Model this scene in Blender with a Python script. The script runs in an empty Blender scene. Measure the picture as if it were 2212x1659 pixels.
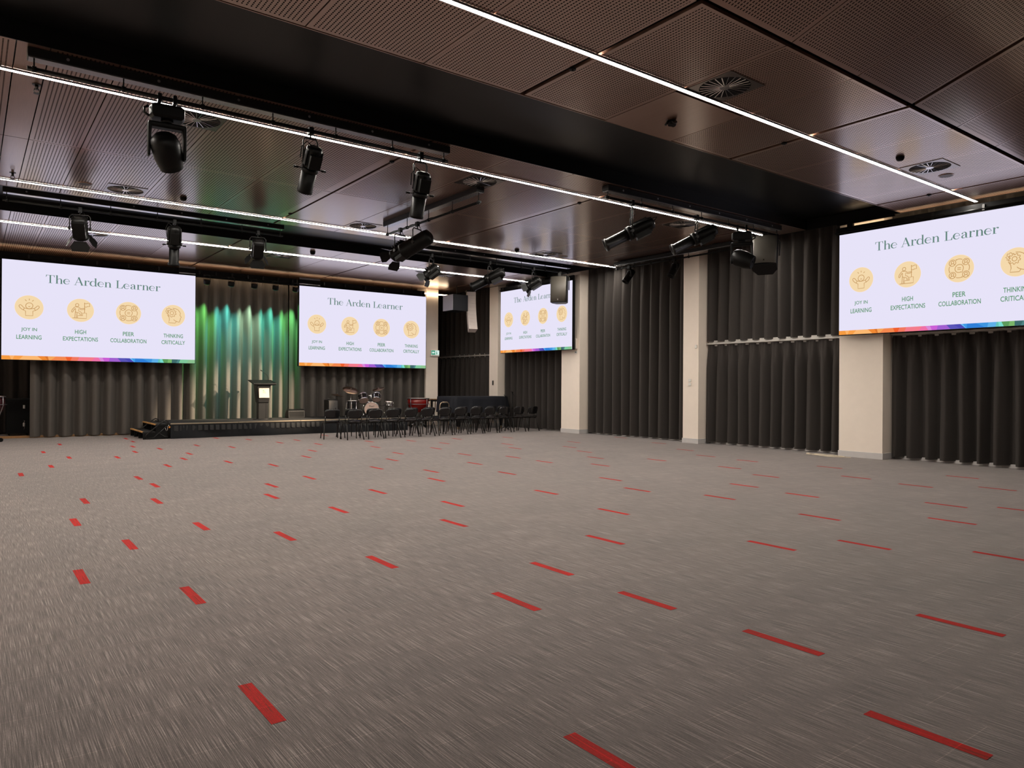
import bpy, bmesh, math, random
from mathutils import Vector, Matrix
C = bpy.context.scene.collection
PI = math.pi
sin, cos = math.sin, math.cos

# ------------------------------------------------------------------ camera
cam_data = bpy.data.cameras.new('camera')
cam = bpy.data.objects.new('camera', cam_data)
C.objects.link(cam)
cam_data.sensor_fit = 'HORIZONTAL'
cam_data.sensor_width = 36.0
cam_data.lens = 36.0 * 1561.86 / 2212.0
cam_data.clip_start = 0.05
cam_data.clip_end = 200
_F = Vector((0.60066, 0.79950, 0.0013927)); _R = Vector((0.79948, -0.60066, 0.0063154)); _U = Vector((-0.0058857, 0.00268, 0.99998))
m = Matrix((( _R.x, _U.x, -_F.x, 0.0), (_R.y, _U.y, -_F.y, 0.0), (_R.z, _U.z, -_F.z, 1.45), (0, 0, 0, 1)))
cam.matrix_world = m
bpy.context.scene.camera = cam

# ------------------------------------------------------------------ world, exposure
w = bpy.data.worlds.new('room_dark'); bpy.context.scene.world = w
w.use_nodes = True
w.node_tree.nodes['Background'].inputs[0].default_value = (0.9, 0.95, 1, 1)
w.node_tree.nodes['Background'].inputs[1].default_value = 0.0005
vs = bpy.context.scene.view_settings
vs.view_transform = 'Standard'; vs.look = 'None'; vs.gamma = 1.0; vs.exposure = 0.0; vs.use_curve_mapping = False
STRIP = 150.0          # ceiling light strips
SCREEN = 1.0          # LED walls

# ------------------------------------------------------------------ materials
def lin(c):
    c = c / 255.0
    return c / 12.92 if c <= 0.04045 else ((c + 0.055) / 1.055) ** 2.4
def rgb(r, g, b): return (lin(r), lin(g), lin(b), 1.0)
MATS = {}
def mat(name, col, rough=0.5, metal=0.0, spec=0.5, noise=0.0, nscale=40.0, bump=0.0):
    if name in MATS: return MATS[name]
    M = bpy.data.materials.new(name); M.use_nodes = True
    nt = M.node_tree; b = nt.nodes['Principled BSDF']
    b.inputs['Base Color'].default_value = col
    b.inputs['Roughness'].default_value = rough
    b.inputs['Metallic'].default_value = metal
    b.inputs['Specular IOR Level'].default_value = spec
    if noise or bump:
        tc = nt.nodes.new('ShaderNodeTexCoord'); nz = nt.nodes.new('ShaderNodeTexNoise')
        nz.inputs['Scale'].default_value = nscale
        nt.links.new(tc.outputs['Object'], nz.inputs['Vector'])
        if noise:
            mx = nt.nodes.new('ShaderNodeMix'); mx.data_type = 'RGBA'
            mx.inputs[6].default_value = tuple(c * (1 - noise) for c in col[:3]) + (1,)
            mx.inputs[7].default_value = tuple(min(1, c * (1 + noise)) for c in col[:3]) + (1,)
            nt.links.new(nz.outputs[0], mx.inputs[0]); nt.links.new(mx.outputs[2], b.inputs['Base Color'])
        if bump:
            bp = nt.nodes.new('ShaderNodeBump'); bp.inputs['Strength'].default_value = bump; bp.inputs['Distance'].default_value = 0.01
            nt.links.new(nz.outputs[0], bp.inputs['Height']); nt.links.new(bp.outputs[0], b.inputs['Normal'])
    MATS[name] = M
    return M
def emit(name, col, strength=1.0):
    if name in MATS: return MATS[name]
    M = bpy.data.materials.new(name); M.use_nodes = True
    nt = M.node_tree; nt.nodes.clear()
    o = nt.nodes.new('ShaderNodeOutputMaterial'); e = nt.nodes.new('ShaderNodeEmission')
    e.inputs[0].default_value = col; e.inputs[1].default_value = strength
    nt.links.new(e.outputs[0], o.inputs[0]); MATS[name] = M
    return M

M_black = mat('black_paint', (0.0045, 0.0045, 0.005, 1), 0.45, 0, 0.25, 0.2, 30)
M_blackmat = mat('black_matt', (0.006, 0.006, 0.006, 1), 0.8, 0, 0.2, 0.2, 30)
M_gear = mat('black_fixture_metal', (0.003, 0.0028, 0.0026, 1), 0.42, 0.0, 0.15, 0.25, 25)
M_gearlite = mat('paler_fixture_metal', (0.009, 0.008, 0.007, 1), 0.35, 0.2, 0.4, 0.25, 25)
M_chrome = mat('chrome', (0.75, 0.74, 0.72, 1), 0.15, 1.0, 0.5, 0.05, 60)
M_alu = mat('brushed_aluminium', (0.30, 0.30, 0.31, 1), 0.32, 1.0, 0.5, 0.1, 90)
M_polish = mat('polished_channel', (0.50, 0.50, 0.53, 1), 0.25, 1.0, 0.5, 0.03, 30)
M_gold = mat('brass_tube', (0.55, 0.42, 0.27, 1), 0.3, 0.7, 0.5, 0.1, 50)
M_wall = mat('warm_white_paint', (.87, .765, .665, 1), 0.6, 0, 0.3, 0.03, 6, 0.02)
M_darkwall = mat('charcoal_wall_paint', (0.02, 0.019, 0.018, 1), 0.7, 0, 0.3, 0.1, 5)
M_skirt = mat('grey_skirting', rgb(196, 192, 190), 0.45, 0, 0.4, 0.05, 12)
M_sill = mat('pale_sill', rgb(190, 186, 180), 0.5, 0, 0.4, 0.05, 12)
M_soffit = mat('dark_soffit_paint', (0.003, 0.003, 0.0032, 1), 0.34, 0, 0.28, 0.1, 8)
M_plastic = mat('black_chair_plastic', (0.005, 0.005, 0.0055, 1), 0.22, 0, 0.5, 0.15, 30)
M_gloss = mat('glossy_black_edge', (0.012, 0.012, 0.013, 1), 0.12, 0, 0.9, 0.1, 30)
M_chairleg = mat('black_chair_tube', (0.010, 0.009, 0.008, 1), 0.3, 0.2, 0.5, 0.15, 40)
M_cloth = mat('black_stage_cloth', (0.010, 0.0105, 0.012, 1), 0.85, 0, 0.2, 0.2, 60, 0.1)
M_deck = mat('stage_deck_carpet', (0.022, 0.022, 0.022, 1), 0.85, 0, 0.2, 0.3, 120, 0.1)
M_redshell = mat('red_fibreglass', rgb(120, 22, 16), 0.25, 0, 0.5, 0.15, 8)
M_wine = mat('dark_wine_shell', rgb(58, 22, 26), 0.22, 0, 0.5, 0.15, 8)
M_skin = mat('drum_skin', rgb(206, 178, 164), 0.5, 0, 0.3, 0.04, 10)
M_cym = mat('bronze_cymbal', (0.30, 0.20, 0.13, 1), 0.33, 1.0, 0.5, 0.2, 14)
M_wood = mat('pale_bar_wood', rgb(150, 112, 74), 0.4, 0, 0.4, 0.2, 12)
M_yellow = mat('worn_yellow_nosing', rgb(196, 150, 92), 0.6, 0, 0.3, 0.25, 20)
M_white = mat('white_plastic', rgb(226, 222, 214), 0.4, 0, 0.4, 0.03, 20)
M_cream = mat('cream_sign_board', rgb(168, 156, 143), 0.5, 0, 0.3, 0.03, 10)
M_green = mat('green_print', rgb(58, 120, 82), 0.5, 0, 0.3, 0.05, 30)
M_arraygrey = mat('pale_grey_grille', rgb(196, 186, 178), 0.55, 0, 0.3, 0.06, 200)
M_speaker = mat('charcoal_grille', (0.085, 0.075, 0.062, 1), 0.55, 0, 0.4, 0.2, 250)
M_subface = mat('light_sub_grille', rgb(150, 146, 150), 0.5, 0.1, 0.4, 0.06, 200)
M_cable = mat('cream_cable', rgb(222, 208, 184), 0.45, 0, 0.4, 0.05, 30)
M_orange = mat('orange_knob', rgb(226, 140, 50), 0.4, 0, 0.4, 0.05, 30)
M_ventplate = mat('vent_plate_metal', (0.22, 0.19, 0.18, 1), 0.22, 0.9, 0.5, 0.05, 20)
M_vane = mat('vent_vane_metal', (0.62, 0.60, 0.60, 1), 0.18, 1.0, 0.5, 0.1, 20)
M_strip = emit('led_strip_glow', (1.0, 0.935, 0.845, 1), STRIP)
M_warmstrip = emit('warm_tube_glow', (1.0, 0.74, 0.48, 1), 12.0)
M_lens = mat('lens_glass', (0.03, 0.03, 0.035, 1), 0.05, 0, 0.8, 0.1, 20)

def curtain_material(name, col):
    M = mat(name, col, 0.9, 0, 0.15, 0.18, 90, 0.08)
    b = M.node_tree.nodes['Principled BSDF']
    b.inputs['Sheen Weight'].default_value = 0.12
    b.inputs['Sheen Roughness'].default_value = 0.4
    b.inputs['Sheen Tint'].default_value = (0.5, 0.46, 0.43, 1)
    return M
M_curtain = curtain_material('charcoal_curtain', (0.050, 0.0435, 0.040, 1))
M_stagecurtain = curtain_material('stage_curtain', (0.095, 0.084, 0.075, 1))

def carpet_material(name, dark, light, mid):
    M = bpy.data.materials.new(name); M.use_nodes = True
    nt = M.node_tree; b = nt.nodes['Principled BSDF']; N = nt.nodes.new; L = nt.links.new
    b.inputs['Roughness'].default_value = 0.85
    b.inputs['Specular IOR Level'].default_value = 0.25
    b.inputs['Sheen Weight'].default_value = 0.3
    b.inputs['Sheen Roughness'].default_value = 0.5
    tc = N('ShaderNodeTexCoord')
    mp = N('ShaderNodeMapping'); mp.inputs['Scale'].default_value = (330, 3.8, 1)
    L(tc.outputs['Object'], mp.inputs['Vector'])
    n1 = N('ShaderNodeTexNoise'); n1.inputs['Scale'].default_value = 1.0; n1.inputs['Detail'].default_value = 2.0; n1.inputs['Roughness'].default_value = 0.6
    L(mp.outputs[0], n1.inputs['Vector'])
    r1 = N('ShaderNodeValToRGB'); e = r1.color_ramp.elements
    e[0].position = 0.30; e[0].color = dark; e[1].position = 0.72; e[1].color = light
    k = e.new(0.52); k.color = mid
    L(n1.outputs[0], r1.inputs[0])
    # finer cross threads
    mp2 = N('ShaderNodeMapping'); mp2.inputs['Scale'].default_value = (420, 60, 1)
    L(tc.outputs['Object'], mp2.inputs['Vector'])
    n2 = N('ShaderNodeTexNoise'); n2.inputs['Scale'].default_value = 1.0; n2.inputs['Detail'].default_value = 1.0
    L(mp2.outputs[0], n2.inputs['Vector'])
    mr = N('ShaderNodeMapRange'); mr.inputs[1].default_value = 0.25; mr.inputs[2].default_value = 0.75; mr.inputs[3].default_value = 0.72; mr.inputs[4].default_value = 1.25
    L(n2.outputs[0], mr.inputs[0])
    # half-metre planks differ a little in tone, with faint pale end seams
    br = N('ShaderNodeTexBrick'); br.offset = 0.5; br.inputs['Scale'].default_value = 1.0
    br.inputs['Brick Width'].default_value = 0.5; br.inputs['Row Height'].default_value = 0.5
    br.inputs['Mortar Size'].default_value = 0.002; br.inputs['Mortar Smooth'].default_value = 0.1
    br.inputs['Color1'].default_value = (0.94, 0.94, 0.94, 1); br.inputs['Color2'].default_value = (1.05, 1.04, 1.03, 1); br.inputs['Mortar'].default_value = (1.6, 1.55, 1.5, 1)
    mpb = N('ShaderNodeMapping'); mpb.inputs['Rotation'].default_value = (0, 0, PI / 2)
    L(tc.outputs['Object'], mpb.inputs['Vector']); L(mpb.outputs[0], br.inputs['Vector'])
    m1 = N('ShaderNodeMix'); m1.data_type = 'RGBA'; m1.blend_type = 'MULTIPLY'; m1.inputs[0].default_value = 1.0
    L(r1.outputs[0], m1.inputs[6]); L(mr.outputs[0], m1.inputs[7])
    m2 = N('ShaderNodeMix'); m2.data_type = 'RGBA'; m2.blend_type = 'MULTIPLY'; m2.inputs[0].default_value = 1.0
    L(m1.outputs[2], m2.inputs[6]); L(br.outputs[0], m2.inputs[7])
    # broad mottling from wear
    n3 = N('ShaderNodeTexNoise'); n3.inputs['Scale'].default_value = 1.3; n3.inputs['Detail'].default_value = 3.0
    L(tc.outputs['Object'], n3.inputs['Vector'])
    mr3 = N('ShaderNodeMapRange'); mr3.inputs[1].default_value = 0.3; mr3.inputs[2].default_value = 0.7; mr3.inputs[3].default_value = 0.9; mr3.inputs[4].default_value = 1.1
    L(n3.outputs[0], mr3.inputs[0])
    m3 = N('ShaderNodeMix'); m3.data_type = 'RGBA'; m3.blend_type = 'MULTIPLY'; m3.inputs[0].default_value = 1.0
    L(m2.outputs[2], m3.inputs[6]); L(mr3.outputs[0], m3.inputs[7])
    L(m3.outputs[2], b.inputs['Base Color'])
    bp = N('ShaderNodeBump'); bp.inputs['Strength'].default_value = 0.25; bp.inputs['Distance'].default_value = 0.004
    L(n1.outputs[0], bp.inputs['Height']); L(bp.outputs[0], b.inputs['Normal'])
    return M
M_carpet = carpet_material('streaked_carpet', (0.040, 0.028, 0.025, 1), (0.40, 0.335, 0.312, 1), (0.136, 0.107, 0.098, 1))
M_reddash = carpet_material('red_carpet_thread', (0.10, 0.025, 0.012, 1), (0.58, 0.012, 0.009, 1), (0.44, 0.007, 0.005, 1))
M_reddash.node_tree.nodes['Principled BSDF'].inputs['Sheen Weight'].default_value = 0.0

def ceiling_material(name, perforated):
    M = bpy.data.materials.new(name); M.use_nodes = True
    nt = M.node_tree; b = nt.nodes['Principled BSDF']; N = nt.nodes.new; L = nt.links.new
    tc = N('ShaderNodeTexCoord')
    mp = N('ShaderNodeMapping'); mp.inputs['Scale'].default_value = (90, 2.5, 1)
    L(tc.outputs['Object'], mp.inputs['Vector'])
    nz = N('ShaderNodeTexNoise'); nz.inputs['Scale'].default_value = 1.0; nz.inputs['Detail'].default_value = 3.0
    L(mp.outputs[0], nz.inputs['Vector'])
    rp = N('ShaderNodeValToRGB'); rp.color_ramp.elements[0].color = (0.30, 0.175, 0.125, 1); rp.color_ramp.elements[1].color = (0.39, 0.235, 0.172, 1)
    L(nz.outputs[0], rp.inputs[0])
    b.inputs['Roughness'].default_value = 0.38
    b.inputs['Coat Weight'].default_value = 1.0
    b.inputs['Coat Roughness'].default_value = 0.18
    b.inputs['Coat IOR'].default_value = 1.75
    b.inputs['Metallic'].default_value = 0.8
    b.inputs['IOR'].default_value = 1.6
    b.inputs['Specular IOR Level'].default_value = 0.5
    col = rp.outputs[0]
    if perforated:
        sp = N('ShaderNodeSeparateXYZ'); L(tc.outputs['Object'], sp.inputs[0])
        def math(op, a, v=None, c=None):
            n = N('ShaderNodeMath'); n.operation = op
            if hasattr(a, 'links'): L(a, n.inputs[0])
            else: n.inputs[0].default_value = a
            if v is not None:
                if hasattr(v, 'links'): L(v, n.inputs[1])
                else: n.inputs[1].default_value = v
            return n.outputs[0]
        fx = math('ABSOLUTE', math('SUBTRACT', math('FRACT', math('DIVIDE', math('ADD', sp.outputs[0], 50.0), 0.0420)), 0.5))   # 0 at hole row
        fy = math('ABSOLUTE', math('SUBTRACT', math('FRACT', math('DIVIDE', math('ADD', sp.outputs[1], 50.0), 0.0340)), 0.5))
        hx = math('LESS_THAN', fx, 0.165)
        hy = math('LESS_THAN', fy, 0.34)
        hole = math('MULTIPLY', hx, hy)
        mx = N('ShaderNodeMix'); mx.data_type = 'RGBA'
        L(hole, mx.inputs[0]); L(col, mx.inputs[6]); mx.inputs[7].default_value = (0.004, 0.003, 0.003, 1)
        col = mx.outputs[2]
        inv = math('SUBTRACT', 1.0, hole)
        sl = math('MULTIPLY', inv, 0.5)
        L(sl, b.inputs['Specular IOR Level'])
        rr = math('ADD', math('MULTIPLY', hole, 0.5), 0.38)
        L(inv, b.inputs['Coat Weight'])
        L(math('MULTIPLY', inv, 0.8), b.inputs['Metallic'])
        L(rr, b.inputs['Roughness'])
    L(col, b.inputs['Base Color'])
    MATS[name] = M
    return M
M_perf = ceiling_material('perforated_walnut_panel', True)
M_plain = ceiling_material('walnut_panel', False)

# ------------------------------------------------------------------ mesh builder
class MB:
    def __init__(s): s.v = []; s.f = []; s.mi = []; s.sm = []
    def vert(s, p): s.v.append(tuple(p)); return len(s.v) - 1
    def face(s, idx, mi=0, smooth=False): s.f.append(tuple(idx)); s.mi.append(mi); s.sm.append(smooth)
    def quad(s, a, b, c, d, mi=0, smooth=False):
        i = [s.vert(p) for p in (a, b, c, d)]; s.face(i, mi, smooth)
    def poly(s, pts, mi=0): s.face([s.vert(p) for p in pts], mi)
    def box(s, x0, x1, y0, y1, z0, z1, mi=0, M=None):
        P = [Vector((x, y, z)) for z in (z0, z1) for y in (y0, y1) for x in (x0, x1)]
        if M is not None: P = [M @ p for p in P]
        i = [s.vert(p) for p in P]
        for q in ((0, 2, 3, 1), (4, 5, 7, 6), (0, 1, 5, 4), (2, 6, 7, 3), (0, 4, 6, 2), (1, 3, 7, 5)): s.face([i[k] for k in q], mi)
    def loft(s, rings, mi=0, caps=True, smooth=True):
        R = [[s.vert(p) for p in r] for r in rings]; n = len(R[0])
        for a, b in zip(R, R[1:]):
            for k in range(n): s.face((a[k], a[(k + 1) % n], b[(k + 1) % n], b[k]), mi, smooth)
        if caps: s.face(tuple(reversed(R[0])), mi); s.face(tuple(R[-1]), mi)
    def tube(s, pts, r, seg=8, mi=0, caps=True):
        pts = [Vector(p) for p in pts]; n = len(pts)
        rr = r if isinstance(r, (list, tuple)) else [r] * n
        T = []
        for i in range(n):
            d = pts[min(i + 1, n - 1)] - pts[max(i - 1, 0)]
            T.append(d.normalized() if d.length > 1e-9 else Vector((0, 0, 1)))
        up = Vector((0, 0, 1)) if abs(T[0].z) < 0.9 else Vector((1, 0, 0))
        X = T[0].cross(up).normalized(); rings = []
        for i in range(n):
            X = (X - T[i] * X.dot(T[i])).normalized(); Y = T[i].cross(X)
            rings.append([pts[i] + (X * cos(2 * PI * k / seg) + Y * sin(2 * PI * k / seg)) * rr[i] for k in range(seg)])
        s.loft(rings, mi, caps)
    def lathe(s, prof, seg=24, mi=0, M=None, caps=True):
        rings = []
        for r, z in prof:
            ring = [Vector((r * cos(2 * PI * k / seg), r * sin(2 * PI * k / seg), z)) for k in range(seg)]
            if M is not None: ring = [M @ p for p in ring]
            rings.append(ring)
        s.loft(rings, mi, caps)
    def grid(s, fn, nu, nv, mi=0, smooth=True):
        I = [[s.vert(fn(u / nu, v / nv)) for u in range(nu + 1)] for v in range(nv + 1)]
        for v in range(nv):
            for u in range(nu): s.face((I[v][u], I[v][u + 1], I[v + 1][u + 1], I[v + 1][u]), mi, smooth)
    def build(s, name, mats, parent=None, loc=(0, 0, 0), rot=None, bevel=0, solid=0, seg=2):
        me = bpy.data.meshes.new(name); me.from_pydata(s.v, [], s.f)
        for M in (mats if isinstance(mats, (list, tuple)) else [mats]): me.materials.append(M)
        me.polygons.foreach_set('material_index', s.mi); me.polygons.foreach_set('use_smooth', s.sm)
        me.update()
        o = bpy.data.objects.new(name, me); C.objects.link(o)
        o.location = loc
        if rot: o.rotation_euler = rot
        if parent: o.parent = parent
        if solid:
            md = o.modifiers.new('thickness', 'SOLIDIFY'); md.thickness = solid; md.offset = 0
        if bevel:
            md = o.modifiers.new('edge', 'BEVEL'); md.width = bevel; md.segments = seg; md.limit_method = 'ANGLE'; md.angle_limit = 0.7
        return o
def aim(p, d, up=(0, 0, 1)):
    """matrix placing local +Z along d at p, local +Y kept towards up"""
    z = Vector(d).normalized(); x = Vector(up).cross(z)
    if x.length < 1e-6: x = Vector((1, 0, 0))
    x.normalize(); y = z.cross(x)
    return Matrix(((x.x, y.x, z.x, p[0]), (x.y, y.y, z.y, p[1]), (x.z, y.z, z.z, p[2]), (0, 0, 0, 1)))
def tag(o, label, cat, group=None, kind=None):
    o['label'] = label; o['category'] = cat
    if group: o['group'] = group
    if kind: o['kind'] = kind
    return o
def thing(name, label, cat, loc=(0, 0, 0), rz=0, group=None):
    o = bpy.data.objects.new(name, None); C.objects.link(o)
    o.location = loc; o.rotation_euler = (0, 0, rz); o.empty_display_size = 0.1
    return tag(o, label, cat, group)
def struct(mb, name, mats, **k):
    o = mb.build(name, mats, **k); o['kind'] = 'structure'; return o
def copy_tree(o, parent=None):
    c = o.copy(); C.objects.link(c)
    if parent: c.parent = parent
    for ch in list(o.children): copy_tree(ch, c)
    return c
def spot(parent, loc, target, power, size, blend, col, radius=0.04):
    l = bpy.data.lights.new('beam', 'SPOT'); l.energy = power; l.spot_size = size; l.spot_blend = blend; l.color = col; l.shadow_soft_size = radius
    o = bpy.data.objects.new('beam', l); C.objects.link(o); o.parent = parent
    o.location = loc
    o.rotation_euler = (Vector(target) - Vector(loc)).to_track_quat('-Z', 'Y').to_euler()
    return o
ZC = 4.85; ZR = 5.06
rnd = random.Random(7)

# ================================================================== ROOM
XL, XR, YB, YF = -0.9, 15.25, -6.0, 25.2
DASH = [(1.7,19.77),(1.24,17.76),(1.55,16.23),(1.14,14.7),(0.66,13.65),(3.23,19.78),(2.98,18.26),(2.79,16.82),(2.31,15.79),(3.36,17.34),(2.79,13.73),(2.07,12.2),(2.11,11.2),(1.85,9.7),(1.14,10.19),(0.89,8.7),(1.16,7.23),(1.89,7.74),(0.68,6.24),(1.23,5.26),(3.29,14.8),(3.62,15.81),(4.24,17.83),(3.83,13.78),(4.78,16.92),(5.22,19.92),(3.25,20.91),(5.78,18.99),(6.11,17.62),(6.73,18.11),(6.72,16.68),(5.96,15.12),(5.36,13.92),(4.33,12.8),(4.21,10.8),(3.45,10.27),(3.12,9.28),(3.41,7.85),(4.42,8.89),(5.65,11.41),(6.5,12.47),(7.22,13.59),(7.5,15.21),(8.09,16.75),(9.09,16.4),(6.19,10.48),(5.7,9.49),(4.71,7.46),(4.07,6.42),(2.41,6.79),(2.7,5.35),(8.49,14.17),(9.4,15.28),(8.25,12.61),(10.43,16.32),(8.01,19.39),(10.56,14.24),(10.03,13.22),(8.76,11.61),(7.46,11.06),(7.08,9.55),(8.73,10.59),(11.3,12.78),(10.79,11.71),(10.07,10.6),(9.21,9.57),(7.96,8.04),(6.26,7.55),(7.46,7.01),(5.94,5.95),(4.79,4.91),(3.69,4.38),(2.94,3.86),(3.67,3.36),(12.37,13.82),(10.78,9.62),(12.26,9.6),(13.01,10.76),(13.98,12.41),(11.89,16.01),(14.58,14.34),(12.15,8.52),(10.86,7.98),(10.34,6.9),(9.08,6.42),(7.85,5.92),(8.92,5.4),(7.58,4.38),(5.86,3.85),(6.59,3.37),(12.43,6.99),(11.39,5.96),(11.2,4.96),(12.9,4.99),(9.66,3.92),(8.55,3.41),(3.7,2.36),(4.85,1.89),(7.12,2.42),(3.21,1.38),(2.0,2.01),(1.07,3.31),(11.84,4.12),(10.01,3.24)]
f = MB()
f.box(XL, XR, YB, YF, -0.1, 0.0)
for x, y in DASH:
    f.quad((x - .033, y - .243, .0012), (x + .033, y - .243, .0012), (x + .033, y + .243, .0012), (x - .033, y + .243, .0012), 1)
struct(f, 'floor', [M_carpet, M_reddash])

b = MB(); b.box(XR, XR + .15, YB, YF, 0, 7.2); struct(b, 'wall_right', M_darkwall)
b = MB(); b.box(XL - .15, XL, YB, YF, 0, 7.2); struct(b, 'wall_left', M_wall)
b = MB(); b.box(XL, XR, YF, YF + .15, 0, 7.2); struct(b, 'wall_front', M_darkwall)
b = MB(); b.box(XL, XR, YB - .15, YB, 0, 7.2); struct(b, 'wall_back', M_wall)

# ceiling: walnut panels in three bays, split by two recessed slots; the near bay turns up into a slope
def zslope(y): return ZC + max(0.0, 4.10 - y) * 0.32 if y > -2.0 else ZC + 6.10 * 0.32
XJ = [-0.85, 0.36, 0.65, 1.28, 2.54, 3.83, 5.15, 6.50, 7.77, 9.08, 10.31, 11.57, 12.83, 13.51, 14.50]
WIDE = {5.15, 9.08, 13.51}
c = MB(); c2 = MB(); TH = 0.035
def panel(x0, x1, y0, y1, plain=False, wx0=False, wx1=False, wy=0.006):
    c = c2 if y0 < 4.0 else globals()['c']
    gw = .036 if y0 < 7 else .024
    gx0 = gw if wx0 else 0.0065; gx1 = gw if wx1 else 0.0065
    x0 += gx0; x1 -= gx1; y0 += wy; y1 -= wy
    if x1 - x0 < 0.05 or y1 - y0 < 0.05: return
    P = lambda x, y, dz=0.0: (x, y, zslope(y) + dz)
    my = 0.04; ml = .05 if wx0 else .03; mr_ = .13 if wx1 and y0 > 7 else .03
    xs = (x0, x0 + ml, x1 - mr_, x1); ys = (y0, y0 + my, y1 - my, y1)
    for i in range(3):
        for j in range(3):
            mi = 0 if (i == 1 and j == 1 and not plain) else 1
            c.quad(P(xs[i], ys[j]), P(xs[i], ys[j + 1]), P(xs[i + 1], ys[j + 1]), P(xs[i + 1], ys[j]), mi)
    for a, bb in (((x0, y0), (x1, y0)), ((x1, y0), (x1, y1)), ((x1, y1), (x0, y1)), ((x0, y1), (x0, y0))):
        c.quad(P(*a), P(*bb), P(*bb, TH), P(*a, TH), 1)
    c.quad(P(x0, y0, TH), P(x1, y0, TH), P(x1, y1, TH), P(x0, y1, TH), 1)
ROWS = [(-2.0, 1.05, .03), (1.05, 4.10, .03), (4.10, 6.72, .03), (8.70, 12.18, .008), (12.18, 15.30, .008), (17.50, 21.10, .008), (21.10, 25.15, .008)]
for y0, y1, wy in ROWS:
    for x0, x1 in zip(XJ, XJ[1:]):
        wx0, wx1 = x0 in WIDE, x1 in WIDE
        if y0 == 4.10 and x0 == 6.50:
            panel(x0, x1, y0, 5.55, False, wx0, wx1, wy); panel(x0, x1, 5.55, y1, True, wx0, wx1, .004)
        elif x0 == 0.36: panel(x0, x1, y0, y1, True, wx0, wx1, wy)
        elif y0 == 4.10 and x0 == 11.57:
            panel(x0, x1, y0, y1, False, wx0, wx1, wy)
        elif y0 == 12.18 and x0 in (5.15, 6.50):
            panel(x0, x1, y0, y1, True, wx0, wx1, wy)
        elif y0 >= 17.5 and x0 >= 3.8:
            panel(x0, x1, y0, y1, True, wx0, wx1, wy)
        else: panel(x0, x1, y0, y1, False, wx0, wx1, wy)
# plain strips beside the wide joints (sprinkler strip on the left, service strips)
struct(c, 'ceiling', [M_perf, M_plain]); struct(c2, 'ceiling_slope', [M_perf, M_plain])
u = MB()
u.box(XL, XR, 4.12, YF, ZR, ZR + .1)
u.quad((XL, 4.12, ZR), (XL, -2, ZR + 6.12 * .32), (XR, -2, ZR + 6.12 * .32), (XR, 4.12, ZR))
u.quad((XL, -2, ZR + 6.12 * .32), (XL, YB, ZR + 6.12 * .32), (XR, YB, ZR + 6.12 * .32), (XR, -2, ZR + 6.12 * .32))
struct(u, 'ceiling_soffit', M_soffit)
# thin edge trims where the panels stop at the recesses
for y, s in ((6.72, -1), (8.70, 1), (15.30, -1), (17.50, 1)):
    b = MB(); b.box(XL, 14.5, min(y, y + s * .012), max(y, y + s * .012), ZC - .002, ZR); 
    struct(b, 'trim_1', M_soffit if s > 0 else M_plain)
b = MB(); b.box(14.503, 14.53, 4.1, YF, ZC - .005, ZR); struct(b, 'trim_2', M_blackmat)

# columns along the right wall
COLS = [(2.60, 3.40), (7.12, 8.03), (11.70, 12.19), (16.12, 16.95), (20.32, 20.83)]
for y0, y1 in COLS:
    b = MB(); b.box(14.64, XR, y0, y1, 0, ZR); struct(b, 'column', M_wall, bevel=.006)
    b = MB(); b.box(14.628, XR, y0 - .012, y1 + .012, 0, .125); struct(b, 'baseboard_right', M_skirt, bevel=.003)
b = MB(); b.box(12.94, 13.43, 22.30, 22.95, 0, ZC); struct(b, 'column', M_wall, bevel=.006)
# window transoms and low skirting behind the curtains
for y0, y1 in ((3.40, 7.12), (8.03, 11.70), (20.83, 24.95)):
    b = MB(); b.box(15.02, XR, y0, y1, 2.46, 2.60); b.box(14.93, XR, y0, y1, 2.505, 2.535)
    struct(b, 'trim_3', M_sill)
for y0, y1 in ((3.40, 7.12), (8.03, 11.70), (12.19, 16.12), (16.95, 20.32), (20.83, 24.95)):
    b = MB(); b.box(15.12, XR, y0, y1, 0, .065); struct(b, 'baseboard_right', M_skirt)
b = MB(); b.box(0.5, 12.9, 22.52, 22.60, 0, .06); struct(b, 'baseboard_front', M_wood)

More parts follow.
